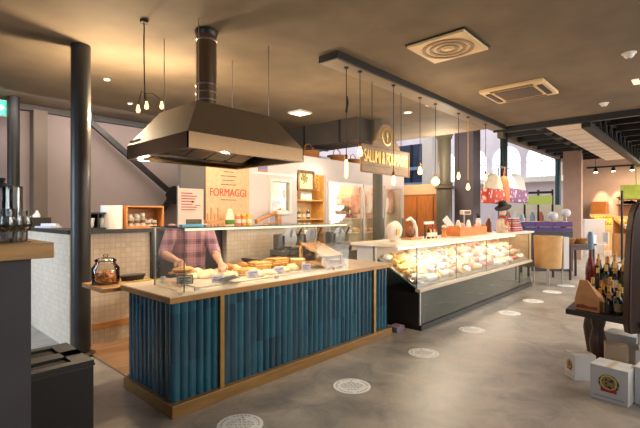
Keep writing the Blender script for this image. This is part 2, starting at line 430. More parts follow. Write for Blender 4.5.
MB().box(p.x - .16, p.y - .16, 3.47, p.x + .16, p.y + .16, 3.5).build('housing', white, t)
MB().box(p.x - .14, p.y - .14, 3.465, p.x + .14, p.y + .14, 3.472).build('diffuser', glow('panel glow', (255, 236, 200), 2.2), t)
p = at(636, 81, 3.5)
tag(MB().box(p.x - .12, p.y - .04, 3.475, p.x + .12, p.y + .04, 3.5, .004).build('emergency_light', glow('strip glow', (255, 244, 226), .5), origin=(p.x, p.y, 3.5)), 'short white emergency lamp on the ceiling under a smoke detector', 'ceiling light')
# exit sign
p = onY(-6, 107, 8.4)
t = thing('exit_sign', 'small green lit emergency exit sign by the slim black column', 'sign', (p.x, p.y, p.z))
MB().box(p.x - .16, 8.36, p.z - .13, p.x + .16, 8.42, p.z + .13).box(p.x - .01, 8.38, p.z + .13, p.x + .01, 8.4, 3.5).build('housing', white, t)
MB().box(p.x - .15, 8.35, p.z - .12, p.x + .15, 8.36, p.z + .12).build('face', glow('exit green', (60, 190, 150), 1.2), t)
MB().prism([(p.x + .02, p.z + .02), (p.x + .08, p.z + .02), (p.x + .08, p.z + .05), (p.x + .13, p.z), (p.x + .08, p.z - .05), (p.x + .08, p.z - .02), (p.x + .02, p.z - .02)], 8.345, 8.35).box(p.x - .1, 8.345, p.z - .08, p.x - .03, 8.35, p.z + .08).build('arrow', glow('exit white', (240, 255, 250), 2), t)
# dark air duct over the cold room
t = thing('air_duct', 'dark grey boxy air duct under the ceiling above the cold room', 'duct', (6.9, 6.9, 3.2))
MB().box(6.5, 4.98, 3.06, 7.25, 8.6, 3.498).build('body', M('duct dark', (74, 66, 58), .6, .2, .14, 3), t)
for y in (5.4, 6.4, 7.4, 8.3): MB().box(6.48, y, 3.04, 7.27, y + .04, 3.498).build('flange', dsteel, t)

# ------------------------------------------------------------------ SERVICE COUNTER (teal tiles)
def teal_mat():
    m = M('teal glazed tiles', (12, 70, 92), 0.12, 0, .3, 5, stretch=(1, 1, .35))
    n, l, b = nodes_of(m)
    tc = n.new('ShaderNodeTexCoord'); sp = n.new('ShaderNodeSeparateXYZ'); l.new(tc.outputs['Object'], sp.inputs[0])
    ad = n.new('ShaderNodeMath'); ad.operation = 'ADD'; l.new(sp.outputs['X'], ad.inputs[0]); l.new(sp.outputs['Y'], ad.inputs[1])
    dv = n.new('ShaderNodeMath'); dv.operation = 'DIVIDE'; dv.inputs[1].default_value = .078; l.new(ad.outputs[0], dv.inputs[0])
    fl = n.new('ShaderNodeMath'); fl.operation = 'FLOOR'; l.new(dv.outputs[0], fl.inputs[0])
    dz = n.new('ShaderNodeMath'); dz.operation = 'DIVIDE'; dz.inputs[1].default_value = .4; l.new(sp.outputs['Z'], dz.inputs[0])
    fz = n.new('ShaderNodeMath'); fz.operation = 'FLOOR'; l.new(dz.outputs[0], fz.inputs[0])
    cb = n.new('ShaderNodeCombineXYZ'); l.new(fl.outputs[0], cb.inputs[0]); l.new(fz.outputs[0], cb.inputs[1])
    wn = n.new('ShaderNodeTexWhiteNoise'); wn.noise_dimensions = '2D'; l.new(cb.outputs[0], wn.inputs['Vector'])
    cr = n.new('ShaderNodeValToRGB'); cr.color_ramp.elements[0].color = S(6, 48, 68); cr.color_ramp.elements[1].color = S(24, 104, 126)
    l.new(wn.outputs['Value'], cr.inputs[0])
    old = b.inputs['Base Color'].links[0].from_socket
    mx = n.new('ShaderNodeMix'); mx.data_type = 'RGBA'; mx.inputs[0].default_value = .55
    l.new(old, mx.inputs[6]); l.new(cr.outputs[0], mx.inputs[7]); l.new(mx.outputs[2], b.inputs['Base Color'])
    n3 = n.new('ShaderNodeTexNoise'); n3.inputs['Scale'].default_value = 7; n3.inputs['Detail'].default_value = 2; l.new(tc.outputs['Object'], n3.inputs['Vector'])
    bp = n.new('ShaderNodeBump'); bp.inputs['Strength'].default_value = .5; bp.inputs['Distance'].default_value = .02
    l.new(n3.outputs['Fac'], bp.inputs['Height']); l.new(bp.outputs['Normal'], b.inputs['Normal'])
    return m
teal = teal_mat()
CX0, CX1, CY0, CY1, CZ = 1.66, 4.72, 3.09, 3.95, 0.952
t = thing('service_counter', 'long service counter clad in teal fluted tiles with wooden top', 'counter', ((CX0 + CX1) / 2, (CY0 + CY1) / 2, 0))
def flutes(x0, x1, pitch=.078, d=.015, n=8):
    out = []; k = max(1, round((x1 - x0) / pitch)); w = (x1 - x0) / k
    rq = random.Random(int(x0 * 100))
    for i in range(k):
        dd = d * rq.uniform(.55, 1.15); sk = rq.uniform(-.004, .004)
        for j in range(n):
            u = j / n; out.append((x0 + (i + u) * w, -dd * math.sin(PI * u) ** .7 + sk * math.sin(PI * u) * (u - .5) * 2))
    out.append((x1, 0)); return out
def flute_panel(x0, x1, y, z0, z1, along='X'):
    b = MB(); pr = flutes(x0, x1)
    lo = []; hi = []
    for a, o in pr:
        P = (a, y + o) if along == 'X' else (y + o, a)
        lo.append(b.bm.verts.new((P[0], P[1], z0))); hi.append(b.bm.verts.new((P[0], P[1], z1)))
    for k in range(len(lo) - 1): b.bm.faces.new([lo[k], lo[k + 1], hi[k + 1], hi[k]])
    return b
MB().box(CX0 + .03, CY0 + .03, .02, CX1 - .03, CY1 - .02, .9).build('body', black, t)
ba = onY(222, 300, CY0).x; bb = onY(374.5, 290, CY0).x
for (x0, x1) in ((CX0, ba - .02), (ba + .02, bb - .02), (bb + .02, CX1 - .01)):
    flute_panel(x0, x1, CY0 + .025, .1, .905).build('tile_panel', teal, t, 60)
flute_panel(CY0 + .025, CY1, CX0 + .02, .1, .905, 'Y').build('tile_panel', teal, t, 60)
flute_panel(CY0 + .025, CY1, CX1 + .0, .1, .905, 'Y').build('tile_panel', teal, t, 60)
for x in (ba, bb): MB().box(x - .02, CY0 - .008, .1, x + .02, CY0 + .04, .905).build('upright_strip', brass, t)
MB().box(CX0 - .03, CY0 - .04, 0, CX1 + .02, CY1, .1, .004).build('plinth', M('brassy wood plinth', (150, 112, 60), .4, .3, .2, 7, stretch=(.6, 5, 5)), t)
MB().box(CX0 - .045, CY0 - .04, .918, CX1 + .03, CY1 + .04, CZ, .004).build('countertop', M('pale worn marble top', (214, 192, 164), .3, 0, .1, 6), t)
MB().box(CX0 - .05, CY0 - .045, .902, CX1 + .035, CY1 + .03, .92).box(CX0 - .052, CY0 - .047, .92, CX1 + .037, CY0 - .038, .945).box(CX0 - .052, CY0 - .038, .92, CX0 - .043, CY1 + .03, .945).build('edge_trim', M('brass wood edge', (178, 132, 74), .4, .4, .15, 8), t)
b = MB().box(1.46, CY1 + .045, .885, 2.05, CY1 + .56, .925, .004)
b.build('side_shelf', oak, t)
MB().prism([(CY1, .74), (CY1 + .3, .885), (CY1, .885)], 1.9, 1.93, 'X').build('shelf_bracket', black, t)

# glass case on the counter
GX0, GX1, GY0, GY1, GT = 1.8, 3.98, 3.17, 3.72, 1.49
t = thing('glass_display_case', 'clear glass display case standing on the teal tiled counter', 'display case', ((GX0 + GX1) / 2, (GY0 + GY1) / 2, CZ))
MB().box(GX0, GY0, CZ, GX1, GY0 + .008, GT - .01).build('front_pane', glass_case, t)
MB().box(GX0, GY0 + .01, CZ, GX0 + .008, GY1, GT - .01).build('end_pane', glass_case, t)
MB().box(GX1 - .008, GY0 + .01, CZ, GX1, GY1, GT - .01).build('end_pane', glass_case, t)
MB().box(GX0 - .01, GY0 - .01, GT - .01, GX1 + .01, GY1 + .02, GT).build('top_pane', glass('top shelf glass', (.9, .95, .94), 1.1, .04), t)
for x in (GX0 + .012, GX1 - .012): MB().cyl((x, GY1 - .012, CZ), .011, GT - .01 - CZ, 10).build('post', steel, t, 40)
MB().box(GX0 + .02, GY0 + .012, GT - .03, GX1 - .02, GY0 + .03, GT - .012).build('lamp_strip', glow('case lamp', (255, 226, 186), 1.2), t)
MB().box(GX0, GY1 - .02, GT - .012, GX1, GY1, GT - .002).build('back_rail', steel, t)
ge = M('green glass edge', (96, 120, 112), .15, 0, .1, 8)
MB().box(GX0 - .003, GY0 - .003, CZ, GX0 + .004, GY0 + .004, GT).build('corner_edge', ge, t)
MB().box(GX0 - .01, GY0 - .013, GT - .01, GX1 + .01, GY0 - .01, GT).box(GX0 - .013, GY0 - .013, GT - .01, GX0 - .01, GY1 + .02, GT).build('top_edge', ge, t)
for k in range(3): MB().box(GX0 + .1 + k * .9, GY0 - .004, CZ, GX0 + .14 + k * .9, GY0 + .014, CZ + .03).build('clip', steel, t)

# serving tray & food in the case
tag(MB().box(1.98, 3.24, CZ, 3.7, 3.66, CZ + .012, .003).build('serving_tray', M('tray board', (190, 176, 156), .4, 0, .06, 6), origin=(2.8, 3.45, CZ)), 'long pale serving tray under the pastries in the counter case', 'tray')
TZ = CZ + .012
fo = MB()
bmesh.ops.create_icosphere(fo.bm, subdivisions=3, radius=1)
for v in fo.bm.verts:
    q = v.co; w = 1 + .12 * math.sin(5 * q.x + 2) * math.cos(4 * q.y) + .06 * math.sin(9 * q.y)
    v.co = Vector((q.x * .1 * w, q.y * .075 * w, max(q.z, -.3) * .03 * w + .009))
fo = Rep(tag(fo.build('flatbread', flour, smooth=60), 'x', 'bread'))
pts = [(195, 277), (205, 276.5), (216, 276), (228, 275), (240, 273.5), (196, 274), (210, 272.5), (223, 271.5), (235, 270), (246, 270.5), (301, 267), (255, 275), (268, 272.8), (281, 270.6), (293, 268.4)]
for k, (px, py) in enumerate(pts):
    p = at(px, py + 1, TZ)
    fo.put((p.x, p.y, TZ), k * .7, f'floury flatbread in the counter case, {["front", "rear", "farther"][k // 5]} row, {ORD[k % 5]} from the corner', 'floury flatbreads', (1.1, 1.1, 1.2 + .3 * (k % 3)))
sl = MB().box(-.11, -.08, 0, .11, .08, .022, .008)
sl = Rep(tag(sl.build('baked_slab', bread, smooth=50), 'x', 'bread'))
stk = [(2.95, 3.6, 5), (3.22, 3.61, 6), (2.72, 3.56, 3)]
nm = ['next to the cheese wheel', 'in the tallest stack', 'in the low stack nearest the shop assistant']
nm = ['middle stack', 'tallest stack', 'lowest stack']
for j, (x, y, n) in enumerate(stk):
    for k in range(n):
        sl.put((x + random.uniform(-.012, .012), y + random.uniform(-.01, .01), TZ + .0225 * k), random.uniform(-.12, .12), f'golden baked slab, {nm[j]} in the counter case, {ORD[k]} from the bottom', 'stacked golden baked slabs')
def wheel(r, h):
    return MB().lathe((0, 0, 0), [(0, 0), (r * .96, 0), (r, .012), (r * .985, h * .5), (r, h - .012), (r * .95, h), (0, h)], 30)
t = thing('whole_cheese', 'tall golden cheese wheel beside the slanted pine rack', 'cheese', (3.43, 3.5, TZ))
wheel(.1, .11).xf(Matrix.Translation((3.43, 3.5, TZ))).build('rind', rind, t, 50)
MB().lathe((3.43, 3.5, TZ + .11), [(0, 0), (.094, 0), (.09, .008), (0, .008)], 30).build('top_face', cheese, t, 50)
MB().box(3.405, 3.393, TZ + .02, 3.455, 3.4, TZ + .085).build('label', paper, t)
# price tags
tg = thing('price_tag', 'x', 'price tag')
MB().xf(Matrix.Identity(4)).box(-.045, -.002, 0, .045, .002, .055).xf(Matrix.Rotation(R(-12), 4, 'X')).build('card', M('tag card', (206, 198, 210), .6, 0, .05, 10), tg)
MB().box(-.02, -.004, 0, .02, .03, .006).build('foot', steel, tg)
MB().box(-.032, -.0035, .034, .032, -.002, .04).box(-.032, -.0035, .022, .01, -.002, .026).box(-.032, -.0035, .012, .02, -.002, .016).xf(Matrix.Rotation(R(-12), 4, 'X')).build('print', M('tag print', (110, 92, 140), .6, 0, .05, 10), tg)
tg = Rep(tg)
for k, (px, py) in enumerate(((250, 277), (275, 273), (300, 269), (319, 266), (213, 281), (337, 264.5))):
    p = at(px, py, TZ)
    tg.put((p.x - .02, max(3.235, min(p.y, 3.4) - .07), TZ), R(-18), f'small purple printed price tag, {ORD[[1, 2, 3, 4, 0, 5][k]]} from the glass corner post', 'purple printed price tags', (1.3, 1, 1.35))
p = at(185, 285, TZ)
t = thing('price_board', 'grey framed handwritten price board at the corner of the glass case', 'price tag', (p.x, p.y, TZ))
m = Matrix.Translation((p.x, p.y, TZ)) @ Matrix.Rotation(R(-22), 4, 'Z') @ Matrix.Rotation(R(-10), 4, 'X')
MB().box(-.065, -.004, .012, .065, .004, .085).xf(m).build('card', M('grey card', (150, 146, 138), .6, 0, .08, 10), t)
MB().box(-.07, -.006, .008, .07, -.003, .014).box(-.07, -.006, .083, .07, -.003, .089).box(-.07, -.006, .008, -.064, -.003, .089).box(.064, -.006, .008, .07, -.003, .089).xf(m).build('frame', dsteel, t)
MB().box(-.05, -.006, .055, .05, -.0045, .066).box(-.045, -.006, .038, .03, -.0045, .046).box(-.05, -.006, .022, .045, -.0045, .03).xf(m).build('print', black, t)
MB().box(-.03, -.01, 0, .03, .03, .012).xf(Matrix.Translation((p.x, p.y, TZ))).build('foot', steel, t)
# slanted pine rack
x0, x1 = 3.62, 3.95
t = thing('slanted_rack', 'slanted pale pine display rack at the end of the glass case', 'rack', (3.75, 3.45, CZ))
for x in (x0, x1 - .03):
    b = MB().box(x, 3.24, CZ, x + .03, 3.27, CZ + .16).box(x, 3.63, CZ, x + .03, 3.66, CZ + .3).box(x, 3.27, CZ + .05, x + .03, 3.63, CZ + .08)
    b.prism([(3.24, CZ + .13), (3.66, CZ + .275), (3.66, CZ + .3), (3.24, CZ + .16)], x, x + .03, 'X')
    b.build('side_frame', pine, t)
MB().quadpanel([(x0 + .03, 3.24, CZ + .152), (x1 - .03, 3.24, CZ + .152), (x1 - .03, 3.66, CZ + .292), (x0 + .03, 3.66, CZ + .292)], -.014).build('sloping_board', M('tan slope board', (190, 140, 98), .5, 0, .16, 9, stretch=(.8, 6, 6)), t)
MB().box(x0 + .03, 3.27, CZ + .05, x1 - .03, 3.63, CZ + .064).build('shelf', pine, t)
MB().box(x0 + .03, 3.24, CZ + .02, x1 - .03, 3.262, CZ + .05).build('front_rail', pine, t)
# salt cup in case corner
p = at(163, 283, CZ); tag(MB().lathe((p.x, p.y, CZ), [(0, 0), (.026, 0), (.028, .05), (.022, .06), (.0, .06)], 16).build('steel_cup', steel, smooth=40, origin=(p.x, p.y, CZ)), 'small steel cup on the counter by the case corner post', 'cup')
# wooden serving board with loaf (inside rear)
tag(MB().box(2.62, 3.74, CZ, 3.35, 3.93, CZ + .03, .004).build('cutting_board', oak, origin=(3, 3.84, CZ)), 'long wooden cutting board behind the stacked baked slabs', 'board')
lo = MB().ball((0, 0, .04), .1, (1.5, .62, .42), 18)
lo = Rep(tag(lo.build('bread_loaf', M('brown crust', (188, 126, 62), .7, 0, .2, 16, bump=.2), smooth=60), 'x', 'bread'))
for k in range(4): lo.put((2.7 + k * .19, 3.83, CZ + .0305), R(80), f'brown oval bread loaf on the cutting board, {ORD[k]} from the shop assistant', 'brown bread loaves', (.8, .9, 1))
# round basket-like tray of pastries at the assistant's hand is held by him (below)

# jar with biscuits
def jar(name, x, y, z, label, r=.1, h=.2):
    t = thing(name, label, 'jar', (x, y, z))
    MB().lathe((x, y, z), [(0, 0), (r * .9, 0), (r, .02), (r, h * .7), (r * .72, h * .9), (r * .72, h)], 26, close=False).build('glass_body', glass_vase, t, 40)
    MB().lathe((x, y, z + h), [(r * .78, 0), (r * .78, .012), (r * .5, .03), (r * .15, .038), (r * .2, .06), (0, .068)], 24).build('lid', glass_vase, t, 40)
    return t
J = Vector((1.6, 4.29, .925))
t = jar('biscuit_jar', J.x, J.y, J.z, 'big glass jar half full of brown nutty biscuits on the side shelf', .125, .22)
rr = random.Random(3); bm_ = MB()
for k in range(90):
    a = rr.uniform(0, 6.28); q = .085 * math.sqrt(rr.random()); z = rr.uniform(.02, .115)
    bm_.add(MB().ball((0, 0, 0), .019, (1.2, .8, .7), 8), Matrix.Translation((J.x + q * math.cos(a), J.y + q * math.sin(a), J.z + z)) @ Matrix.Rotation(rr.uniform(0, 3), 4, (rr.random(), rr.random(), 1)))
o = bm_.build('biscuits', M('nut biscuit', (206, 132, 58), .6, 0, .35, 40), t, 50); o['kind'] = 'stuff'
x, y = 1.88, 4.33
t = thing('oval_tray', 'black oval tray with upturned rim beside the biscuit jar', 'tray', (x, y, .925))
MB().lathe((x, y, .925), [(0, 0), (.1, 0), (.12, .05), (.115, .05), (.096, .008), (0, .008)], 26, 1.1, .6).build('body', satin, t, 40)
MB().lathe((x, y, .94), [(.118, .033), (.124, .036), (.118, .04)], 26, 1.1, .6).build('rim', dsteel, t)
tag(MB().box(-.17, -.012, 0, .17, .012, .018, .004).xf(Matrix.Translation((1.98, 4.12, .925)) @ Matrix.Rotation(R(-12), 4, 'Z')).build('bread_knife_sheath', M('lime plastic', (186, 184, 60), .5, 0, .05, 8), origin=(1.98, 4.12, .925)), 'thin lime yellow plastic stick beside the black oval tray', 'utensil')

# ------------------------------------------------------------------ HOOD
hx0, hx1, hy0, hy1, hz0, hz1, hzt = 1.94, 3.39, 3.36, 4.61, 2.19, 2.335, 2.70
px0, px1, py0, py1 = 2.19, 3.14, 3.61, 4.36
hoodm = M('bronze painted hood', (92, 72, 48), .7, .0, .08, 4)
t = thing('extractor_hood', 'big bronze and steel extractor hood hanging over the counter', 'hood', (2.66, 3.98, hz0))
b = MB()
def ring4(x0, y0, x1, y1, z): return [b.bm.verts.new(v) for v in ((x0, y0, z), (x1, y0, z), (x1, y1, z), (x0, y1, z))]
A = ring4(hx0, hy0, hx1, hy1, hz1); B = ring4(px0, py0, px1, py1, hzt); A2 = ring4(hx0 + .02, hy0 + .02, hx1 - .02, hy1 - .02, hz1); B2 = ring4(px0 + .01, py0 + .01, px1 - .01, py1 - .01, hzt - .02)
for k in range(4):
    k2 = (k + 1) % 4
    b.bm.faces.new([A[k], A[k2], B[k2], B[k]]); b.bm.faces.new([A2[k], B2[k], B2[k2], A2[k2]]); b.bm.faces.new([A[k], A2[k], A2[k2], A[k2]])
b.bm.faces.new(B); b.bm.faces.new(B2[::-1])
b.build('canopy', hoodm, t)
MB().box(hx0, hy0, hz0, hx1, hy0 + .012, hz1).box(hx0, hy1 - .012, hz0, hx1, hy1, hz1).box(hx0, hy0, hz0, hx0 + .012, hy1, hz1).box(hx1 - .012, hy0, hz0, hx1, hy1, hz1).box(hx0 + .01, hy0 + .01, hz0, hx1 - .01, hy0 + .06, hz0 + .02).box(hx0 + .01, hy1 - .06, hz0, hx1 - .01, hy1 - .01, hz0 + .02).box(hx0 + .01, hy0 + .05, hz0, hx0 + .06, hy1 - .05, hz0 + .02).box(hx1 - .06, hy0 + .05, hz0, hx1 - .01, hy1 - .05, hz0 + .02).build('rim', M('warm brushed steel', (100, 80, 58), .24, .95, .06, 10, stretch=(8, 8, .5)), t)
for k in range(4):
    fx = hx0 + .2 + k * .28
    fl = MB()
    for j in range(9): fl.box(fx + .02 + j * .026, 3.86, hz0 + .1, fx + .034 + j * .026, 4.3, hz0 + .125)
    fl.box(fx, 3.84, hz0 + .125, fx + .26, 4.32, hz0 + .13)
    fl.xf(Matrix.Translation((0, 4.08, hz0 + .12)) @ Matrix.Rotation(R(-14), 4, 'X') @ Matrix.Translation((0, -4.08, -hz0 - .12)))
    fl.build('baffle_filter', steel, t)
MB().box(hx0 + .02, hy1 - .25, hz0 + .04, hx1 - .02, hy1 - .02, hz0 + .2).build('inner_plenum', dsteel, t)
dx, dy = 2.42, 3.82
du = MB().lathe((dx, dy, hzt - .01), [(.105, 0), (.105, .81)], 26).build('duct', M('brown steel duct', (112, 92, 72), .3, .75, .1, 6, stretch=(4, 4, .5)), t, 40)
for z in (2.76, 2.84, 2.92, 3.38): MB().lathe((dx, dy, z), [(.106, 0), (.113, .006), (.113, .016), (.106, .022)], 26, close=False).build('clamp_band', steel, du, 40)
MB().lathe((dx, dy, 3.44), [(.106, 0), (.118, .03), (.118, .055)], 26).build('ceiling_flange', satin, du, 40)
for (x, y) in ((px0 + .03, py0 + .03), (px1 - .03, py0 + .03), (px0 + .03, py1 - .03), (px1 - .03, py1 - .03)): MB().cyl((x, y, hzt), .005, 3.5 - hzt, 6).build('hanger_rod', steel, t)
for k in range(2): MB().lathe((2.4 + .6 * k, 3.6, hz0 + .1), [(0, 0), (.05, 0), (.05, .03), (0, .03)], 18).build('lamp', glow('hood lamp', (255, 214, 150), 6), t)

# string lamp with bulbs by the hood
bulbm = glow('bulb glow', (255, 190, 110), 5)
bulbs_soft = glow('bulb soft glow', (255, 200, 130), 3.2)
t = thing('cluster_lamp', 'hanging cable lamp with three small bulbs behind the hood', 'lamp', (1.87, 4.05, 3.5))
wire = M('lamp wire', (40, 32, 26), .6, 0, .1, 8)
MB().tube([(1.87, 4.05, 3.5), (1.868, 4.05, 3.2), (1.875, 4.05, 2.72)], .006, 6).cyl((1.87, 4.05, 3.47), .04, .03, 14).build('cable', wire, t, 40)
for k, (dx_, dy_, dz_) in enumerate(((-.05, .02, 2.62), (.015, -.02, 2.66), (.17, -.02, 2.69))):
    q = Vector((1.87 + dx_, 4.05 + dy_, dz_))
    MB().tube([(1.872, 4.05, 2.78), ((1.87 + q.x) / 2, 4.05, 2.8), (q.x, q.y, q.z + .05)], .004, 6).build('arm', wire, t)
    MB().lathe(q, [(0, -.035), (.014, -.03), (.02, -.01), (.012, .02), (.01, .04), (.0, .045)], 12).build('bulb', bulbm, t, 50)

# ------------------------------------------------------------------ PENDANTS on the rail
def pendant(px, pyb, style, label, Y=3.28):
    p = onY(px, pyb, Y)
    t = thing('pendant_lamp', label, 'lamp', (p.x, Y, 3.42), 'filament pendants along the rail board')
    cm = wire if style != 'rope' else M('rope cable', (204, 160, 100), .7, 0, .2, 60)
    prof = {'tube': [(0, -.13), (.016, -.12), (.02, -.1), (.02, .08), (.013, .11)],
            'pear': [(0, -.06), (.025, -.05), (.036, -.02), (.03, .01), (.016, .05), (.013, .07)],
            'globe': [(0, -.068), (.035, -.06), (.062, -.028), (.066, 0), (.055, .035), (.03, .058), (.016, .075)],
            'drop': [(0, -.07), (.02, -.055), (.03, -.02), (.022, .03), (.013, .07)]}
    pf = prof['pear' if style == 'rope' else style]; top = pf[-1][1]
    MB().tube([(p.x, Y, 3.42), (p.x + .003, Y, (3.42 + p.z) / 2), (p.x, Y, p.z + top + .05)], .006 if style != 'rope' else .009, 6).build('cable', cm, t, 40)
    so = MB().lathe((p.x, Y, p.z + top - .005), [(.014, 0), (.019, .005), (.019, .05), (.01, .065)], 14).build('socket', M('socket brass', (120, 84, 48), .4, .7, .1, 12), t, 40)
    MB().lathe((p.x, Y, p.z), pf, 16).build('bulb', bulbs_soft if style in ('tube', 'drop') else bulbm, so, 50)
    MB().lathe((p.x, Y, 3.40), [(0, 0), (.025, .002), (.03, .012), (.03, .02)], 16).build('ceiling_rose', wire, t, 40)
    if style == 'tube': MB().tube([(p.x + .012, Y, 3.06), (p.x + .03, Y, 2.99), (p.x + .008, Y, 2.9), (p.x + .0, Y, 2.86)], .014, 8).build('cable_adjuster', black, t, 50)
    return p
PB = [pendant(346.3, 168, 'tube', 'pendant with long tube bulb hanging before the cold room wall'),
      pendant(360, 152, 'pear', 'pendant with pear bulb at the near corner of the deli sign', 3.24),
      pendant(393.5, 180.5, 'drop', 'pendant with small bulb hanging below the deli sign', 3.24),
      pendant(420, 171, 'pear', 'pendant with small bulb just beyond the far end of the deli sign'),
      pendant(435.5, 181.5, 'globe', 'pendant with the big round globe bulb against the ornate column'),
      pendant(458.5, 176, 'drop', 'pendant with drop bulb at the edge of the violet grey pillar'),
      pendant(468, 187, 'rope', 'pendant on thick rope cable, lowest bulb before the violet pillar'),
      pendant(485.5, 177.5, 'drop', 'pendant with drop bulb beside the hanging printed bags')]

# ------------------------------------------------------------------ DELI SIGN
Y = 3.37; sx0 = onY(361, 150, Y).x; sx1 = onY(408, 160, Y).x; sz1 = onY(361, 144, Y).z; sz0 = onY(361, 171.5, Y).z
sxc = (sx0 + sx1) / 2; szc = (sz0 + sz1) / 2
sw = M('carved sign wood', (140, 104, 62), .5, 0, .22, 8, stretch=(.7, 6, 6)); swd = M('carved sign wood dark', (116, 84, 48), .5, 0, .2, 8)
t = thing('hanging_sign', 'carved wooden deli sign with gold letters hanging from the rail', 'sign', (sxc, Y, szc))
MB().box(sx0, Y - .015, sz0, sx1, Y + .02, sz1, .006).build('board', sw, t)
MB().box(sx0 - .008, Y - .022, sz0 - .008, sx1 + .008, Y - .012, sz0 + .014).box(sx0 - .008, Y - .022, sz1 - .014, sx1 + .008, Y - .012, sz1 + .008).box(sx0 - .008, Y - .022, sz0 + .014, sx0 + .014, Y - .012, sz1 - .014).box(sx1 - .014, Y - .022, sz0 + .014, sx1 + .008, Y - .012, sz1 - .014).box(sx0 + .02, Y - .02, sz0 + .095, sx1 - .02, Y - .012, sz0 + .105).build('border_moulding', swd, t)
cr_ = [(sxc + .36 * c_ - .0, sz1 + s_) for c_, s_ in ((-1, 0), (-.92, .06), (-.7, .12), (-.62, .2), (-.42, .3), (-.2, .345), (0, .355), (.2, .345), (.42, .3), (.62, .2), (.7, .12), (.92, .06), (1, 0))]
MB().prism(cr_, Y - .012, Y + .016).build('crest', sw, t)
MB().lathe((sxc, Y - .02, sz1 + .17), [(.11, 0), (.125, .004), (.11, .01), (.1, .004)], 28, axis='Y', close=False).build('crest_ring', gold, t)
MB().ball((sxc, Y - .016, sz1 + .2), .035, (.7, .3, 1.3), 12).box(sxc - .006, Y - .02, sz1 + .1, sxc + .006, Y - .012, sz1 + .24).build('crest_emblem', gold, t)
tx = text_mb('SALUMI & FORMAGGI', .15, .004)
vx = [v.co.x for v in tx.bm.verts]; vy = [v.co.y for v in tx.bm.verts]; W_ = (sx1 - sx0 - .1) / (max(vx) - min(vx)); Hh = .17 / (max(vy) - min(vy))
tx.xf(Matrix.Translation((sxc, Y - .019, sz0 + .215)) @ UP_Y @ Matrix.Diagonal((W_, Hh, 1, 1)))
tx.build('lettering', gold, t)
for x in (sx0 + .25, sx1 - .2):
    MB().tube([(x, Y, sz1), (x, Y, 3.42)], .006, 6).build('hanger', wire, t)

# ------------------------------------------------------------------ DELI CASE
DX0, DX1, DY0, DY1 = 5.14, 10.15, 2.87, 4.0
t = thing('deli_case', 'long refrigerated deli case with dark glossy front and glass top', 'display case', ((DX0 + DX1) / 2, 3.4, 0))
MB().box(DX0 + .02, DY0 - .02, 0, DX1 - .02, DY1, .075).build('kick_plinth', M('black plinth', (20, 17, 15), .4, 0, .1, 6), t)
MB().box(DX0, DY0 + .012, .075, DX1, DY1, .5).build('body', M('dark side panel', (38, 33, 30), .35, 0, .1, 6), t)
MB().box(DX0 + .03, DY0, .085, DX1, DY0 + .012, .53).build('front_panel', M('dark olive gloss', (52, 57, 42), .03, .0, .06, 5, spec=.4), t)
MB().box(DX0, DY0 - .006, .075, DX0 + .03, DY0 + .014, .55).build('corner_strip', steel, t)
MB().box(DX0 - .01, DY0 - .02, .53, DX1 + .01, DY0 + .06, .575, .004).build('front_ledge', M('pale stone ledge', (214, 196, 172), .35, 0, .06, 6), t)
b = MB().quadpanel([(DX0 + .02, DY0 + .06, .59), (DX1 - .02, DY0 + .06, .59), (DX1 - .02, 3.55, .95), (DX0 + .02, 3.55, .95)], -.02); b.build('sloping_deck', M('steel deck', (206, 200, 190), .35, .4, .05, 8), t)
MB().box(DX0 + .02, 3.58, .5, DX1 - .02, 3.62, 1.1).build('back_panel', white, t)
MB().box(DX0 - .02, 3.24, 1.12, 11.7, 4.05, 1.165, .004).build('worktop', M('white worktop', (236, 226, 208), .3, 0, .04, 5), t)
MB().box(DX0, DY0 + .03, .575, DX1, DY0 + .038, 1.14).build('front_glass', glass_case, t)
MB().box(DX0, DY0 + .03, 1.14, DX1, 3.24, 1.15).build('top_glass', glass_case, t)
for x in (DX0, DX1 - .012): MB().prism([(DY0 + .04, .56), (3.58, .56), (3.58, 1.12), (3.24, 1.12), (DY0 + .04, 1.14)], x, x + .01, 'X').build('end_glass', glass_case, t)
for k in range(5): MB().cyl((DX0 + .02 + k * (DX1 - DX0 - .04) / 4, DY0 + .05, .575), .008, .565, 8).build('glass_post', dsteel, t)
MB().box(DX0 + .05, 3.2, 1.09, DX1 - .05, 3.235, 1.118).build('lamp_strip', glow('deli lamp', (255, 228, 190), 3), t)
MB().box(DX1 + .01, 3.3, 0, 11.65, 4.0, 1.12).build('end_cabinet', M('honey end panel', (204, 164, 112), .45, 0, .1, 5), t)
for x in (DX0 + .08, DX1 - .3): MB().box(x, DY1 - .3, .5, x + .2, DY1, 1.12).build('rear_support', white, t)

# goods in the deli case
def slope(y): return .592 + (y - (DY0 + .06)) * (.36 / .62)
protos = []
def proto(b, name, mat, cat, desc, extra=None):
    o = tag(b.build(name, mat, smooth=50), desc, cat)
    protos.append((Rep(o), desc))
proto(MB().tube([(-.09, 0, .03), (-.075, 0, .032), (-.03, 0, .036), (.03, 0, .036), (.075, 0, .032), (.09, 0, .03)], [.008, .026, .034, .034, .026, .008], 12), 'salami', whitewrap, 'salami', 'white mould-covered salami')
proto(MB().prism([(-.085, -.05), (.085, -.012), (.085, .012), (-.085, .05)], 0, .07, 'Z'), 'cheese_wedge', cheese, 'cheese', 'pale yellow cheese wedge')
proto(MB().box(-.07, -.05, 0, .07, .05, .05, .016), 'wrapped_packet', paper, 'packet', 'white paper-wrapped packet')
proto(MB().ball((0, 0, .045), .06, (1.25, .85, .78), 14), 'ham_joint', ham, 'ham', 'round pink ham joint')
proto(MB().box(-.065, -.045, 0, .065, .045, .045, .012), 'wrapped_cheese', goldpaper, 'cheese', 'gold-wrapped cheese block')
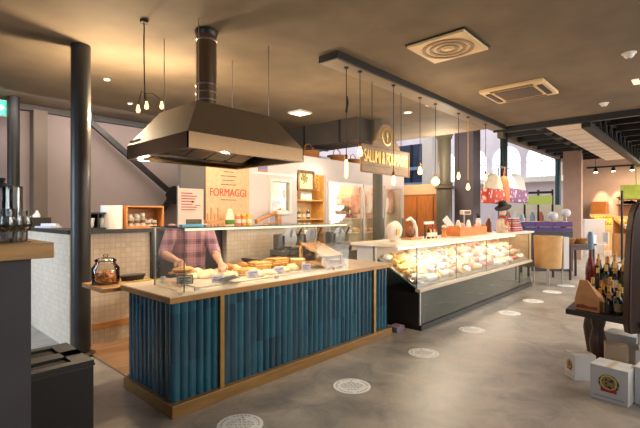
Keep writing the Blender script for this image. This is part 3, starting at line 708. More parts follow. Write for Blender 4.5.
proto(wheel(.062, .05), 'small_cheese', whitewrap, 'cheese', 'small white round cheese')
proto(MB().ball((0, 0, .03), .05, (1.3, .9, .62), 12), 'cured_sausage', meat, 'sausage', 'short reddish cured sausage')
rr = random.Random(11)
rows = [('front', 2.995, .15), ('second', 3.12, .15), ('third', 3.25, .155), ('fourth', 3.38, .16), ('rear', 3.5, .17)]
cnt = 0
for rn, y, st in rows:
    n = int((DX1 - DX0 - .3) / st); k = 0
    for i in range(n):
        x = DX0 + .16 + i * st
        if rn in ('front', 'second') and x < 5.54: continue
        far = i / n
        w = [3, 2.2, 2.4, .9, 3.2, 1.6, 1.1] if far < .42 else [2.2, 1.0, 2, 3.4, .8, 1.8, 3.0]
        j = rr.choices(range(7), w)[0]
        rp_, desc = protos[j]
        rz = rr.uniform(-.5, .5) + (R(60) if j == 0 else 0) + (R(90) if j == 1 else 0)
        s_ = rr.uniform(1.0, 1.3)
        hgt = [1.1, 1.2, 1.3, 1.3, 1.1][('front', 'second', 'third', 'fourth', 'rear').index(rn)]
        o = rp_.put((x, y, slope(y) + .012), rz, f'{desc} in the deli case, {rn} row, {ORD[i]} from its near end', 'goods in the deli case', (s_, s_, s_ * hgt))
        o.rotation_euler = (R(30), rr.uniform(-.3, .3), rz) if j in (1, 2, 4) else (R(20), 0, rz)
# price flags in the deli case
fl = thing('price_flag', 'x', 'price tag')
MB().box(-.035, -.0015, .05, .035, .0015, .1).build('card', paper, fl); MB().box(-.003, -.003, 0, .003, .003, .06).build('pin', steel, fl); MB().box(-.025, -.003, .07, .025, -.0015, .078).build('print', ink, fl)
fl = Rep(fl)
for k in range(14):
    y = 3.06; fl.put((DX0 + .5 + k * .33, y, slope(y) + .02), R(-10), f'white price flag on a pin in the deli case, {ORD[k]} from the near end', 'white price flags', (1.1, 1.1, 1.25))
# steel tray at the near end, inside, low
BK = slope(2.93) + .03
t = thing('wire_basket', 'shallow steel wire basket inside the near end of the deli case', 'basket', (5.31, 3.07, BK))
wb = MB()
for k in range(10): wb.box(5.18 + k * .029, 2.93, BK, 5.184 + k * .029, 2.934, BK + .09)
for k in range(8): wb.box(5.18, 2.93 + k * .036, BK + .01 * k, 5.184, 2.934 + k * .036, BK + .09 + .01 * k)
wb.box(5.178, 2.927, BK + .086, 5.446, 2.937, BK + .094).box(5.178, 2.927, BK + .04, 5.446, 2.935, BK + .046).quadpanel([(5.18, 2.93, BK + .005), (5.444, 2.93, BK + .005), (5.444, 3.2, BK + .115), (5.18, 3.2, BK + .115)], .004)
wb.build('mesh', steel, t)
for k in range(6):
    j = 4 if k % 2 else 0
    protos[j][0].put((5.23 + .08 * (k % 3), 2.99 + .13 * (k // 3), slope(2.99 + .13 * (k // 3)) + .045), k, f'{protos[j][1]} in the wire basket, {"front" if k < 3 else "rear"} row, {ORD[k % 3]} from the end glass', 'goods in the wire basket', (.8, .8, 1))
tag(MB().box(4.86, 3.05, 0, 5.06, 3.2, .07, .005).build('floor_box', M('lilac box', (150, 132, 150), .6, 0, .1, 8), origin=(4.96, 3.12, 0)), 'small lilac grey box on the floor between counter and deli case', 'box')

# ------------------------------------------------------------------ things on the deli worktop
WZ = 1.165
def wt(px, Y): return onY(px, 236, Y).x
def rail_of(*a): pass
# big white wrapped ham/paper parcel (385-406)
x = wt(394, 3.6)
t = thing('wrapped_ham', 'big round white wrapped ham standing at the near end of the deli worktop', 'ham', (x, 3.6, WZ))
hb_ = MB().ball((x, 3.6, WZ + .165), .165, (1.2, .42, 1), 26)
for v in hb_.bm.verts:
    a_ = math.atan2(v.co.z - WZ - .165, v.co.x - x); v.co.x = x + (v.co.x - x) * (1 + .12 * math.sin(3 * a_ + 1)); v.co.z = max(WZ, WZ + .165 + (v.co.z - WZ - .165) * (1 + .1 * math.sin(2 * a_ + .6)))
hb_.jitter(.004, 4).build('body', M('waxed white paper', (226, 206, 190), .6, 0, .14, 7, bump=.2), t, 60)
MB().box(x - .05, 3.52, WZ + .1, x + .05, 3.535, WZ + .2, .01).build('seal_label', goldpaper, t)
# ham stand with brown ham and white arched clamp
x = wt(411, 3.7)
t = thing('ham_stand', 'ham holder with white arched clamp and brown ham on the deli worktop', 'ham stand', (x, 3.7, WZ))
MB().box(x - .16, 3.6, WZ, x + .2, 3.8, WZ + .03, .004).build('base_board', oak, t)
MB().ball((x - .02, 3.7, WZ + .13), .1, (1.1, .7, 1), 16).build('brown_ham', M('smoked ham', (120, 66, 36), .5, 0, .3, 12), t, 50)
MB().tube([(x + .17, 3.7, WZ + .03), (x + .16, 3.7, WZ + .18), (x + .1, 3.7, WZ + .3), (x - .02, 3.7, WZ + .36), (x - .14, 3.7, WZ + .33)], [.035, .034, .03, .028, .02], 12).build('arched_clamp', white, t, 60)
# bottle rack with sign
def bottle_proto(name, label, cat, mats, h=.3, r=.036):
    t = thing(name, label, cat)
    bo = MB().lathe((0, 0, 0), [(0, 0), (r, 0), (r, h * .6), (r * .85, h * .68), (r * .36, h * .78), (r * .33, h * .94)], 18).build('body', mats[0], t, 50)
    MB().lathe((0, 0, h * .74), [(r * .5, 0), (r * .44, h * .06), (r * .44, h * .24), (0, h * .25)], 14).build('cap', mats[1], t, 50)
    MB().lathe((0, 0, h * .15), [(r * 1.02, 0), (r * 1.02, h * .33)], 18, close=False).build('label', mats[2], bo, 50)
    return t
yel = M('yellow oil', (232, 188, 30), .3, 0, .06, 6); dk = M('dark bottle glass', (24, 20, 18), .12, 0, .1, 6)
x = wt(431, 3.62)
t = thing('small_sign_stand', 'small white topped stand above the sauce bottles', 'stand', (x, 3.66, WZ))
MB().box(x - .16, 3.64, WZ + .25, x + .16, 3.68, WZ + .3, .004).build('top_card', paper, t)
MB().box(x - .15, 3.65, WZ, x - .14, 3.67, WZ + .25).build('leg', black, t); MB().box(x + .14, 3.65, WZ, x + .15, 3.67, WZ + .25).build('leg', black, t)
bt = Rep(bottle_proto('sauce_bottle', 'x', 'bottle', (yel, red, paper), .22, .03))
for k in range(5):
    m_ = [{'body': dk}, {'body': yel}, {'body': dk}, {'body': yel}, {'body': red}][k]
    bt.put((x - .13 + k * .065, 3.6, WZ), 0, f'{["dark", "yellow", "dark", "yellow", "red"][k]} sauce bottle on the deli worktop, {ORD[k]} from the ham stand', 'sauce bottles on the worktop', None, m_)
x = wt(444, 3.6)
t = thing('pepper_mill', 'orange and cream turned pepper mill next to the sauce bottles', 'pepper mill', (x, 3.6, WZ))
MB().lathe((x, 3.6, WZ), [(0, 0), (.055, 0), (.05, .03), (.035, .08), (.045, .12), (.048, .15), (0, .16)], 18).build('body', M('orange lacquer', (216, 130, 62), .35, 0, .15, 9), t, 50)
MB().lathe((x, 3.6, WZ + .16), [(.02, 0), (.04, .015), (.045, .045), (.025, .07), (0, .075)], 18).build('head', offwhite, t, 50)
# orange crate with jars and parcel
x0, x1 = wt(453, 3.65), wt(480, 3.65)
crate_or = M('orange wood crate', (222, 130, 56), .5, 0, .15, 8)
t = thing('wooden_crate', 'orange wooden crate of parcels on the deli worktop', 'crate', ((x0 + x1) / 2, 3.65, WZ))
MB().box(x0, 3.5, WZ, x1, 3.52, WZ + .17).build('front_board', crate_or, t); MB().box(x0, 3.8, WZ, x1, 3.82, WZ + .17).build('back_board', crate_or, t)
for x in (x0, x1 - .02): MB().box(x, 3.52, WZ, x + .02, 3.8, WZ + .2).build('end_board', crate_or, t)
MB().box(x0 + .02, 3.52, WZ, x1 - .02, 3.8, WZ + .015).build('bottom_board', crate_or, t)
rr = random.Random(5)
for k in range(8):
    xx = x0 + .09 + (x1 - x0 - .18) * k / 7
    j = (2, 0, 3, 2, 0, 5, 2, 3)[k]
    protos[j][0].put((xx, 3.66, WZ + .02), k * .8, f'{protos[j][1]} in the orange crate, {ORD[k]} from its near end', 'goods in the orange crate', (1.1, 1.1, 2.6 if j != 0 else 4.2))
tag(MB().obox((x0 + .12, 3.7, WZ + .12), .16, .02, .3, R(-20), R(-14), R(-35)).build('paper_sheet', paper, origin=(x0 + .12, 3.7, WZ + .12)), 'slanting white paper sheet sticking out of the orange crate', 'paper')
# scale with cream top behind the crate
x = wt(466, 3.95)
t = thing('weighing_scale', 'pale weighing scale with raised display behind the orange crate', 'scale', (x, 3.93, WZ))
MB().box(x - .2, 3.83, WZ, x + .2, 4.03, WZ + .1, .01).build('body', M('grey blue plastic', (136, 148, 160), .4, 0, .1, 6), t)
MB().box(x - .02, 3.98, WZ + .1, x + .02, 4.0, WZ + .42).build('post', steel, t)
MB().box(x - .18, 3.93, WZ + .42, x + .24, 4.02, WZ + .52, .015).build('display_head', offwhite, t)
MB().box(x - .12, 3.925, WZ + .44, x + .18, 3.93, WZ + .5).build('display_screen', M('scale screen', (96, 60, 62), .3, 0, .1, 5), t)
# figurine with hat
def figurine():
    x, y = wt(502, 3.5), 3.5
    t = thing('figurine', 'painted figurine of a person with wide black hat and red scarf', 'figurine', (x, y, WZ))
    MB().lathe((x, y, WZ), [(0, 0), (.13, 0), (.15, .08), (.12, .2), (.09, .26), (.05, .3), (0, .31)], 22, 1, .8).tube([(x - .09, y - .02, WZ + .24), (x - .16, y - .06, WZ + .14), (x - .08, y - .13, WZ + .1)], [.05, .045, .03], 10).build('body', M('figurine dress', (222, 196, 170), .5, 0, .1, 6), t, 50)
    MB().lathe((x + .01, y - .02, WZ + .06), [(.16, 0), (.13, .14), (.1, .16)], 20, .75, .8, close=False).build('apron', M('orange apron', (232, 112, 34), .5, 0, .12, 8), t, 50)
    MB().ball((x, y - .02, WZ + .4), .075, (.85, .9, 1.25), 16).ball((x - .01, y - .088, WZ + .4), .016, (1, 1, 1.4), 8).tube([(x, y, WZ + .28), (x, y - .01, WZ + .36)], .04, 10).build('head', M('figurine face', (236, 206, 180), .5, 0, .05, 6), t, 60)
    MB().lathe((x, y - .01, WZ + .29), [(.05, -.02), (.085, -.01), (.085, .025), (.05, .04)], 18).box(x - .03, y - .1, WZ + .18, x + .02, y - .085, WZ + .29, .004).build('scarf', red, t, 50)
    MB().lathe((0, 0, 0), [(.05, -.02), (.2, -.035), (.215, -.01), (.1, .03), (.09, .09), (.05, .115), (0, .118)], 24, 1, .75).xf(Matrix.Translation((x, y - .02, WZ + .5)) @ Matrix.Rotation(R(-16), 4, 'Y')).build('hat', M('black felt', (26, 20, 20), .8, 0, .1, 20), t, 50)
figurine()
bpy.data.objects['figurine'].scale = (1.22, 1.1, 1.22)
x = wt(491, 3.8)
t = thing('tall_bottle', 'tall brown bottle with cream neck behind the hatted figurine', 'bottle', (x, 3.85, WZ))
MB().lathe((x, 3.85, WZ), [(0, 0), (.07, 0), (.07, .22), (.03, .3), (.03, .34)], 18).build('body', M('brown glass', (132, 66, 44), .2, 0, .1, 5), t, 50)
MB().lathe((x, 3.85, WZ + .33), [(.034, 0), (.034, .07), (0, .075)], 14).build('cap', offwhite, t)
x = wt(480.5, 3.85)
t = thing('white_dispenser', 'white pump dispenser with black head near the printed bags', 'dispenser', (x, 3.9, WZ))
MB().lathe((x, 3.9, WZ), [(0, 0), (.06, 0), (.06, .3), (.04, .34)], 16).build('body', white, t, 50); MB().lathe((x, 3.9, WZ + .34), [(.045, 0), (.045, .05), (.02, .06), (.02, .09)], 14).box(x - .08, 3.88, WZ + .41, x + .02, 3.92, WZ + .44).build('pump_head', black, t)
# red jars stacked
jr = thing('preserve_jar', 'x', 'jar')
jb = MB().lathe((0, 0, 0), [(0, 0), (.042, 0), (.045, .01), (.045, .08), (.036, .095)], 16).build('body', M('red preserve', (140, 34, 40), .25, 0, .2, 9), jr, 50)
MB().lathe((0, 0, .092), [(.037, 0), (.037, .016), (0, .018)], 16).build('lid', paper, jr, 50)
MB().lathe((0, 0, .025), [(.046, 0), (.046, .04)], 16, close=False).build('label', M('jar label', (190, 120, 120), .6, 0, .2, 9), jb, 50)
jr = Rep(jr); x0 = wt(511, 3.55)
for lv in range(3):
    for r_ in range(2):
        for k in range(6 - lv):
            jr.put((x0 + .1 * k + .05 * lv, 3.48 + .1 * r_ + .02 * lv, WZ + .111 * lv), 0, f'red preserve jar with white lid, {["bottom", "middle", "top"][lv]} layer, {["front", "rear"][r_]} row, {ORD[k]} from the figurine', 'stacked red preserve jars')
x = wt(524, 3.9); tag(MB().lathe((x, 3.95, WZ), [(0, 0), (.08, 0), (.08, .3), (.05, .35), (.05, .42), (0, .43)], 18).build('blue_bottle', M('pale blue plastic', (150, 170, 196), .3, 0, .1, 6), origin=(x, 3.95, WZ), smooth=50), 'pale blue bottle behind the stacked red preserve jars', 'bottle')

# hanging printed bags, on a stand behind the far end of worktop
def pattern_mat(name, c1, c2, sc):
    m = M(name, c1, .7, 0, .1, 8); n, l, b = nodes_of(m)
    vo = n.new('ShaderNodeTexVoronoi'); vo.inputs['Scale'].default_value = sc
    tc = n.new('ShaderNodeTexCoord'); l.new(tc.outputs['Object'], vo.inputs['Vector'])
    cr = n.new('ShaderNodeValToRGB'); cr.color_ramp.interpolation = 'CONSTANT'; cr.color_ramp.elements[0].color = S(*c2); cr.color_ramp.elements[1].position = .38; cr.color_ramp.elements[1].color = S(*c1)
    l.new(vo.outputs['Distance'], cr.inputs[0]); l.new(cr.outputs[0], b.inputs['Base Color']); return m
redpat = pattern_mat('red printed cloth', (204, 66, 40), (240, 206, 190), 9); vipat = pattern_mat('violet printed cloth', (150, 98, 140), (232, 216, 230), 9); orpat = M('plain orange cloth', (220, 120, 76), .7, 0, .1, 8)
stem = M('stand steel', (90, 86, 82), .4, .6, .1, 6)
bgY = 3.72
xa = onY(505, 190, bgY); zc_ = onY(505, 168, bgY).z
t = thing('bag_stand', 'slim steel stand with crossbar holding the printed bags', 'stand', (xa.x, bgY + .16, WZ))
MB().cyl((xa.x, bgY + .16, WZ + .02), .015, zc_ - WZ, 10).build('pole', stem, t); MB().cyl((xa.x, bgY + .16, WZ), .1, .02, 20).build('base_plate', stem, t); MB().box(xa.x - .6, bgY - .01, zc_, xa.x + .6, bgY + .01, zc_ + .02).box(xa.x - .01, bgY, zc_, xa.x + .01, bgY + .16, zc_ + .02).build('crossbar', stem, t)
def bag(px0_, px1_, y1_, ym_, y0_, mat, topm, label, Y):
    A = onY(px0_, ym_, Y); B = onY(px1_, ym_, Y); w = B.x - A.x; cx = (A.x + B.x) / 2
    z0, zm, z1 = onY(px0_, y0_, Y).z, A.z, onY((px0_ + px1_) / 2, y1_, Y).z
    t = thing('printed_bag', label, 'bag', (cx, Y, z0), 'printed cloth bags on the stand')
    MB().box(cx - w / 2, Y - .09, z0, cx + w / 2, Y + .09, zm, .03).jitter(.006, int(px0_)).build('body', mat, t, 60)
    MB().lathe((cx, Y, zm - .01), [(.5, 0), (.47, (z1 - zm) * .4), (.4, (z1 - zm) * .75), (.22, z1 - zm), (0, z1 - zm)], 16, w, .2).jitter(.012, int(px0_)).build('gathered_top', topm, t, 60)
    MB().tube([(cx - .04, Y, z1 - .02), (cx, Y - .012, zc_ + .01), (cx + .04, Y, z1 - .02)], .008, 6).build('loop', topm, t)
cream = M('cream gathered cloth', (236, 214, 182), .8, 0, .08, 10)
bag(484.5, 501.5, 173.5, 188, 203, redpat, cream, 'red printed bag with cream gathered top', bgY - .06)
bag(501.8, 506.5, 176, 186, 203, orpat, orpat, 'plain orange bag hanging between the two printed bags', bgY - .04)
bag(507.2, 525, 174, 188, 202, vipat, M('white gathered cloth', (238, 232, 226), .8, 0, .06, 10), 'violet printed bag with white gathered top', bgY - .06)

# ------------------------------------------------------------------ COLD ROOM with glass doors
KY = 5.8
def xk(px): return onY(px, 190, KY).x
k0, k1, kn0, kn1 = 4.31, xk(404), xk(297), xk(326)
cab = M('cold room white panel', (206, 196, 194), .5, 0, .03, 4)
t = thing('cold_room', 'white walk-in cold room with lit glass doors behind the deli case', 'cold room', (6.8, 6.8, 0))
kt = onY(300, 155, KY).z; kd = onY(345, 183, KY).z; KB = 7.7
w0, w1, wz0, wz1 = xk(271.5), xk(289), onY(280, 211, KY).z, onY(280, 182, KY).z
MB().box(k0, KY, 0, w0, KY + .08, kt).box(w1, KY, 0, kn0, KY + .08, kt).box(w0, KY, 0, w1, KY + .08, wz0).box(w0, KY, wz1, w1, KY + .08, kt).box(kn0, KY, kd + .12, k1, KY + .08, kt).box(k1 - .1, KY, 0, k1, KY + .08, kd + .12).box(kn1, KY, 0, kn1 + .06, KY + .08, kd + .12).box(kn1 + .06, KY, 0, k1 - .1, KY + .08, .3).box(kn1 + .06, KY, kd, k1 - .1, KY + .08, kd + .12).build('front_panel', cab, t)
MB().box(k0, KY + .08, kt - .05, k1, KB, kt).build('top_panel', cab, t)
lining = M('warm cold room lining', (236, 222, 196), .5, 0, .04, 4)
MB().box(k0, KB - .08, 0, k1, KB, kt - .05).box(k1 - .08, KY + .08, 0, k1, KB - .08, kt - .05).box(kn0 - .05, KY + .08, 0, kn0 - .01, KY + .52, kt - .05).box(kn1 + .01, KY + .08, 0, kn1 + .05, KY + 1.2, kt - .05).box(k0, KY + .08, 0, k0 + .05, KB - .08, kt - .05).build('side_panel', lining, t)
fr = M('pale aluminium', (206, 198, 190), .4, .5, .05, 8)
dxs = [kn1 + .06, xk(362), xk(362) + .05, xk(383), xk(383) + .05, k1 - .1]
for (xa_, xb_) in ((dxs[0], dxs[1]), (dxs[2], dxs[3]), (dxs[4], dxs[5])):
    dd = MB().box(xa_, KY - .02, .3, xa_ + .05, KY + .02, kd).box(xb_ - .05, KY - .02, .3, xb_, KY + .02, kd).box(xa_ + .05, KY - .02, kd - .06, xb_ - .05, KY + .02, kd).box(xa_ + .05, KY - .02, .3, xb_ - .05, KY + .02, .36).build('glass_door', fr, t)
    MB().box(xa_ + .05, KY - .005, .36, xb_ - .05, KY + .005, kd - .06).build('pane', glass_clear, dd)
    MB().box(xb_ - .04, KY - .06, 1.0, xb_ - .015, KY - .02, 1.5).build('handle', steel, dd)
# service window in the white front
wn = MB().box(w0 - .05, KY - .03, wz0 - .05, w1 + .05, KY, wz0).box(w0 - .05, KY - .03, wz1, w1 + .05, KY, wz1 + .05).box(w0 - .05, KY - .03, wz0, w0, KY, wz1).box(w1, KY - .03, wz0, w1 + .05, KY, wz1).build('window_frame', white, t)
MB().box(w0, KY + .02, wz0, w1, KY + .03, wz1).build('window_pane', glass_clear, wn)
MB().box(k0 + .01, KY - .01, 2.3, kn0 - .01, KY, 2.34).box(xk(268), KY - .01, 1.42, xk(268) + .03, KY, 2.3).build('joint_strip', fr, t)
sh = M('shelf white', (232, 222, 204), .4, 0, .03, 5)
MB().box(w0 - .3, KY + .1, wz0 - .03, w1 + .3, KY + .4, wz0).box(w0 - .3, KY + .1, wz0 + .2, w1 + .3, KY + .4, wz0 + .22).build('window_shelf', sh, t)
MB().box(w0 - .3, KY + .42, wz0 - .03, w1 + .3, KY + .44, wz1 + .2).build('window_back', M('butter yellow lining', (236, 206, 130), .6, 0, .06, 4), t)
for z in (.75, 1.12, 1.48, 1.84): MB().box(kn1 + .2, KY + .6, z, k1 - .12, KY + 1.0, z + .02).build('inner_shelf', sh, t)
MB().box(kn1 + .1, KY + 1.05, 0, k1 - .1, KY + 1.08, kt - .06).build('inner_back', M('warm inner back', (240, 220, 180), .5, 0, .05, 4), t)
rr = random.Random(21)
for zi, z in enumerate((1.12, 1.48, 1.84)):
    for k in range(13):
        x = kn1 + .32 + k * .2; j = rr.choice((0, 1, 2, 3, 3, 4, 5, 6))
        protos[j][0].put((x, KY + .76, z + .021), rr.uniform(-.4, .4), f'{protos[j][1]} in the cold room, {["lower", "middle", "upper"][zi]} shelf, {ORD[k]} from the plant', 'goods in the cold room', (1.2, 1.2, rr.uniform(1.5, 2.6)))
for k in range(8):
    j = (4, 5, 4, 1, 4, 5, 4, 4)[k]
    protos[j][0].put((w0 + .02 + .13 * (k % 4), KY + .25, wz0 + .001 + .22 * (k // 4)), 0, f'{protos[j][1]} behind the small white window, {["lower", "upper"][k // 4]} shelf, {ORD[k % 4]} along', 'goods behind the small window', (.9, .9, 1.7))
# hanging hams behind the doors
hh = thing('hanging_ham', 'x', 'ham')
MB().lathe((0, 0, -.55), [(0, 0), (.06, .02), (.09, .1), (.085, .2), (.05, .32), (.025, .4), (.02, .48), (0, .5)], 16).build('body', ham, hh, 50)
MB().tube([(0, 0, -.06), (0, 0, 0)], .004, 6).build('string', wire, hh)
hh = Rep(hh)
for k in range(9):
    hh.put((dxs[2] + .12 + k * .24, KY + .32, kt - .05), k, f'pink ham hanging behind the cold room glass, {ORD[k]} from the tube pendant', 'hams hanging in the cold room', (1.35, 1.35, 2.0), {'body': [ham, meat, whitewrap][k % 3]})
# plant in first door
x, y = xk(336), KY + .34
t = thing('potted_plant', 'green leafy plant behind the first cold room glass door', 'plant', (x, y, 1.46))
fg = MB()
for k in range(26):
    a = k * 2.4; L = .16 + .12 * ((k * 37) % 10) / 10
    e = Vector((math.cos(a) * L * .6, math.sin(a) * L * .6, .1 + L)); q = e.normalized().cross(Vector((0, 0, 1))).normalized() * .022
    s0 = Vector((x, y, 1.56)); A_ = [s0, s0 + e * .55 + q, s0 + e, s0 + e * .55 - q]
    vs = [fg.bm.verts.new(v) for v in A_]; fg.bm.faces.new(vs)
fg.build('foliage', M('bright leaf', (150, 176, 60), .5, 0, .25, 12), t)
MB().lathe((x, y, 1.46), [(0, 0), (.05, 0), (.065, .1), (.055, .1)], 16).build('pot', M('terracotta', (176, 100, 64), .7, 0, .1, 8), t, 40)
tag(MB().box(xk(336) - .13, KY + .2, 0, xk(336) + .13, KY + .48, 1.46).build('plant_pedestal', sh, origin=(xk(336), KY + .34, 0)), 'tall cream pedestal under the leafy plant', 'pedestal')
# wooden shelf niche
sg = M('honey wood', (226, 176, 96), .5, 0, .15, 8)
t = thing('shelf_unit', 'honey wood shelf unit with pictures and jars beside the glass doors', 'shelf', (6.1, KY + .3, 0))
for z in (.9, 1.2, 1.48, 1.86, 2.38): MB().box(kn0 + .02, KY + .05, z, kn1 - .02, KY + .4, z + .025).build('shelf_board', sg, t)
MB().box(kn0 + .01, KY + .4, 0, kn1 - .01, KY + .43, 2.5).build('back_board', M('pale honey board', (240, 214, 160), .5, 0, .1, 6), t)
for x in (kn0 + .002, kn1 - .024): MB().box(x, KY + .05, 0, x + .02, KY + .4, 2.5).build('side_board', sg, t)
t = thing('framed_picture', 'gold framed picture of grapes on the shelf unit', 'picture', (xk(305), KY + .02, 1.85))
xa_, xb_ = xk(297.5), xk(314); f0, f1 = onY(305, 191, KY).z, onY(305, 170.5, KY).z
MB().box(xa_, KY - .02, f0, xb_, KY + .02, f0 + .045).box(xa_, KY - .02, f1 - .045, xb_, KY + .02, f1).box(xa_, KY - .02, f0 + .045, xa_ + .045, KY + .02, f1 - .045).box(xb_ - .045, KY - .02, f0 + .045, xb_, KY + .02, f1 - .045).build('frame', M('old gold frame', (104, 72, 34), .4, .4, .2, 12), t)
MB().box(xa_ + .045, KY + .0, f0 + .045, xb_ - .045, KY + .015, f1 - .045).build('canvas', M('grape picture', (222, 196, 140), .6, 0, .2, 9), t)
gb = MB()
for k in range(22):
    a = k * 2.4; q = .02 + .08 * ((k * 7) % 10) / 10; gb.ball((xa_ + .2 + q * math.cos(a), KY - .004, (f0 + f1) / 2 + .04 + q * 1.1 * math.sin(a)), .024, (1, .4, 1), 8)
gb.build('painted_grapes', M('grape paint', (120, 118, 50), .5, 0, .4, 30), t, 50)
tag(MB().box(xk(303), KY + .06, 1.886, xk(314), KY + .075, 2.03).box(xk(306), KY + .055, 1.91, xk(311), KY + .06, 2.0).build('small_card', paper, origin=(xk(308), KY + .07, 1.886)), 'small white card with grey drawing below the grape picture', 'card')
bt2 = Rep(bottle_proto('shelf_bottle', 'x', 'bottle', (M('amber oil', (226, 160, 60), .25, 0, .2, 5), offwhite, paper), .22, .04))
cols = [{'body': yel}, {}, {'body': dk}, {'body': M('orange juice', (236, 140, 40), .3, 0, .1, 5)}, {'body': green}]
i = 0
for z, ys in ((1.505, 4), (1.225, 5), (.925, 5)):
    for k in range(ys):
        bt2.put((kn0 + .12 + k * .13, KY + .2, z), 0, f'shelf bottle on the honey wood unit, {["upper", "middle", "lower"][[1.505, 1.225, .925].index(z)]} board, {ORD[k]} from the white wall', 'bottles on the shelf unit', (1, 1, .92), cols[(i * 3 + k) % 5]); i += 1
# hook figure: hanging bunch beside the frame
x = xk(318)
t = thing('dried_garland', 'bunch of dried reddish flowers hanging beside the grape picture', 'dried flowers', (x, KY + .1, 2.3))
gb = MB()
for k in range(30):
    a = k * 2.4; gb.ball((x + .05 * math.cos(a) * (k % 5) / 3, KY + .02 + .03 * math.sin(a), 2.38 - .012 * k * .9), .02, (1, 1, 1), 8)
gb.build('blossoms', M('dried bloom', (206, 140, 66), .8, 0, .3, 20), t, 50); MB().tube([(x, KY + .03, 2.36), (x, KY + .06, 2.4)], .004, 6).build('string', wire, t)
# blue sign on white wall
xa_, xb_ = xk(258), xk(267)
t = thing('blue_notice', 'small violet blue notice on the white cold room wall under the hood', 'sign', (xa_ + .1, KY - .01, 2.4))
MB().box(xa_, KY - .018, 2.38, xb_, KY, 2.6).build('panel', M('violet blue print', (132, 120, 170), .6, 0, .2, 9), t); MB().box(xa_, KY - .02, 2.35, xb_, KY - .002, 2.38).build('edge', oak, t)
# baskets on top of the cold room
wick = M('wicker', (170, 112, 56), .7, 0, .3, 40, bump=.4)
bk = thing('wicker_basket', 'x', 'basket')
MB().lathe((0, 0, 0), [(0, 0), (.2, 0), (.25, .1), (.27, .26), (.25, .26), (.23, .1), (.0, .02)], 24).build('bowl', wick, bk, 40)
MB().tube([(-.24, 0, .24), (-.2, 0, .42), (0, 0, .5), (.2, 0, .42), (.24, 0, .24)], .014, 8).build('handle', wick, bk, 50)
bk = Rep(bk)
for px, s_, lb in ((309, .85, 'wicker basket with handle on the cold room roof, closest to the hood'), (337, .85, 'wicker basket on the cold room roof behind the tube pendant'), (353, .7, 'small wicker basket on the cold room roof, closest to the deli sign')):
    p = onY(px, 150, KY + .35); bk.put((p.x, KY + .35, kt), .3, lb, 'wicker baskets on the cold room roof', (s_, s_, s_ * .78))
p = onY(322.5, 150, KY + .4); tag(MB().box(p.x - .15, KY + .3, kt, p.x + .15, KY + .5, kt + .1, .01).build('blue_box', M('pale blue card', (176, 196, 214), .6, 0, .1, 6), origin=(p.x, KY + .4, kt)), 'pale blue box between wicker baskets on the cold room roof', 'box')
# slicing machines on a bench before the cold room
tag(MB().box(3.9, 4.75, 0, 6.6, 5.15, .9).box(3.88, 4.72, .9, 6.62, 5.17, .94).build('steel_bench', steel, origin=(5.2, 4.95, 0)), 'long steel work bench in front of the cold room', 'bench')
sm = thing('slicing_machine', 'x', 'slicer')
MB().box(-.24, -.16, 0, .24, .16, .1, .02).box(-.2, -.02, .1, -.05, .12, .34, .02).build('body', M('slicer grey', (120, 116, 112), .3, .7, .1, 6), sm)
MB().lathe((.04, -.02, .26), [(0, 0), (.16, 0), (.165, .008), (.16, .016), (0, .02)], 28, axis='Y').build('blade', steel, sm, 40)
MB().tube([(.14, -.1, .3), (.2, -.12, .42)], .016, 8).build('handle', black, sm, 50); MB().box(-.05, -.15, .12, .26, -.04, .15, .006).build('carriage', steel, sm)
sm = Rep(sm)
for k, (px, lb) in enumerate(((288, 'grey meat slicer on the steel bench, closest to the stacked slabs'), (309, 'grey meat slicer on the steel bench, between two other slicers'), (338, 'grey meat slicer on the steel bench behind the pine rack'))):
    p = onY(px, 250, 4.92); sm.put((p.x, 4.94, .94), 0, lb, 'meat slicers on the steel bench')

# ------------------------------------------------------------------ banner, poster and goods on half-wall shelf
Yb = 5.78; bx0, bx1 = onY(206, 190, Yb).x, onY(249, 190, Yb).x
bz1, bz0 = onY(228, 160, Yb).z, 1.42
t = thing('cheese_banner', 'tall peach banner printed FORMAGGI in red on the dark board', 'banner', ((bx0 + bx1) / 2, Yb, bz0))
bnm = M('peach banner', (216, 168, 130), .7, 0, .12, 14)
MB().box(bx0, Yb - .005, bz0 + .01, bx1, Yb + .012, bz1).build('sheet', bnm, t)
cxx = (bx0 + bx1) / 2; zt_ = onY(228, 193, Yb).z
tx = text_mb('FORMAGGI', .14, .002); vx = [v.co.x for v in tx.bm.verts]; k_ = (bx1 - bx0) * .84 / (max(vx) - min(vx))
tx.xf(Matrix.Translation((cxx, Yb - .008, zt_)) @ UP_Y @ Matrix.Diagonal((k_, k_ * 1.25, 1, 1))).build('title', redink, t)
b = MB()
for k, (dz, w) in enumerate(((-.12, .3), (.13, .3), (.2, .24), (.27, .3), (.34, .2))): b.box(cxx - w / 2, Yb - .008, zt_ + dz, cxx + w / 2, Yb - .004, zt_ + dz + .012)
b.box(bx1 - .19, Yb - .008, bz1 - .12, bx1 - .05, Yb - .004, bz1 - .11).box(bx1 - .19, Yb - .008, bz1 - .05, bx1 - .05, Yb - .004, bz1 - .04).box(bx1 - .19, Yb - .008, bz1 - .12, bx1 - .18, Yb - .004, bz1 - .04)
b.build('small_print', ink, t)
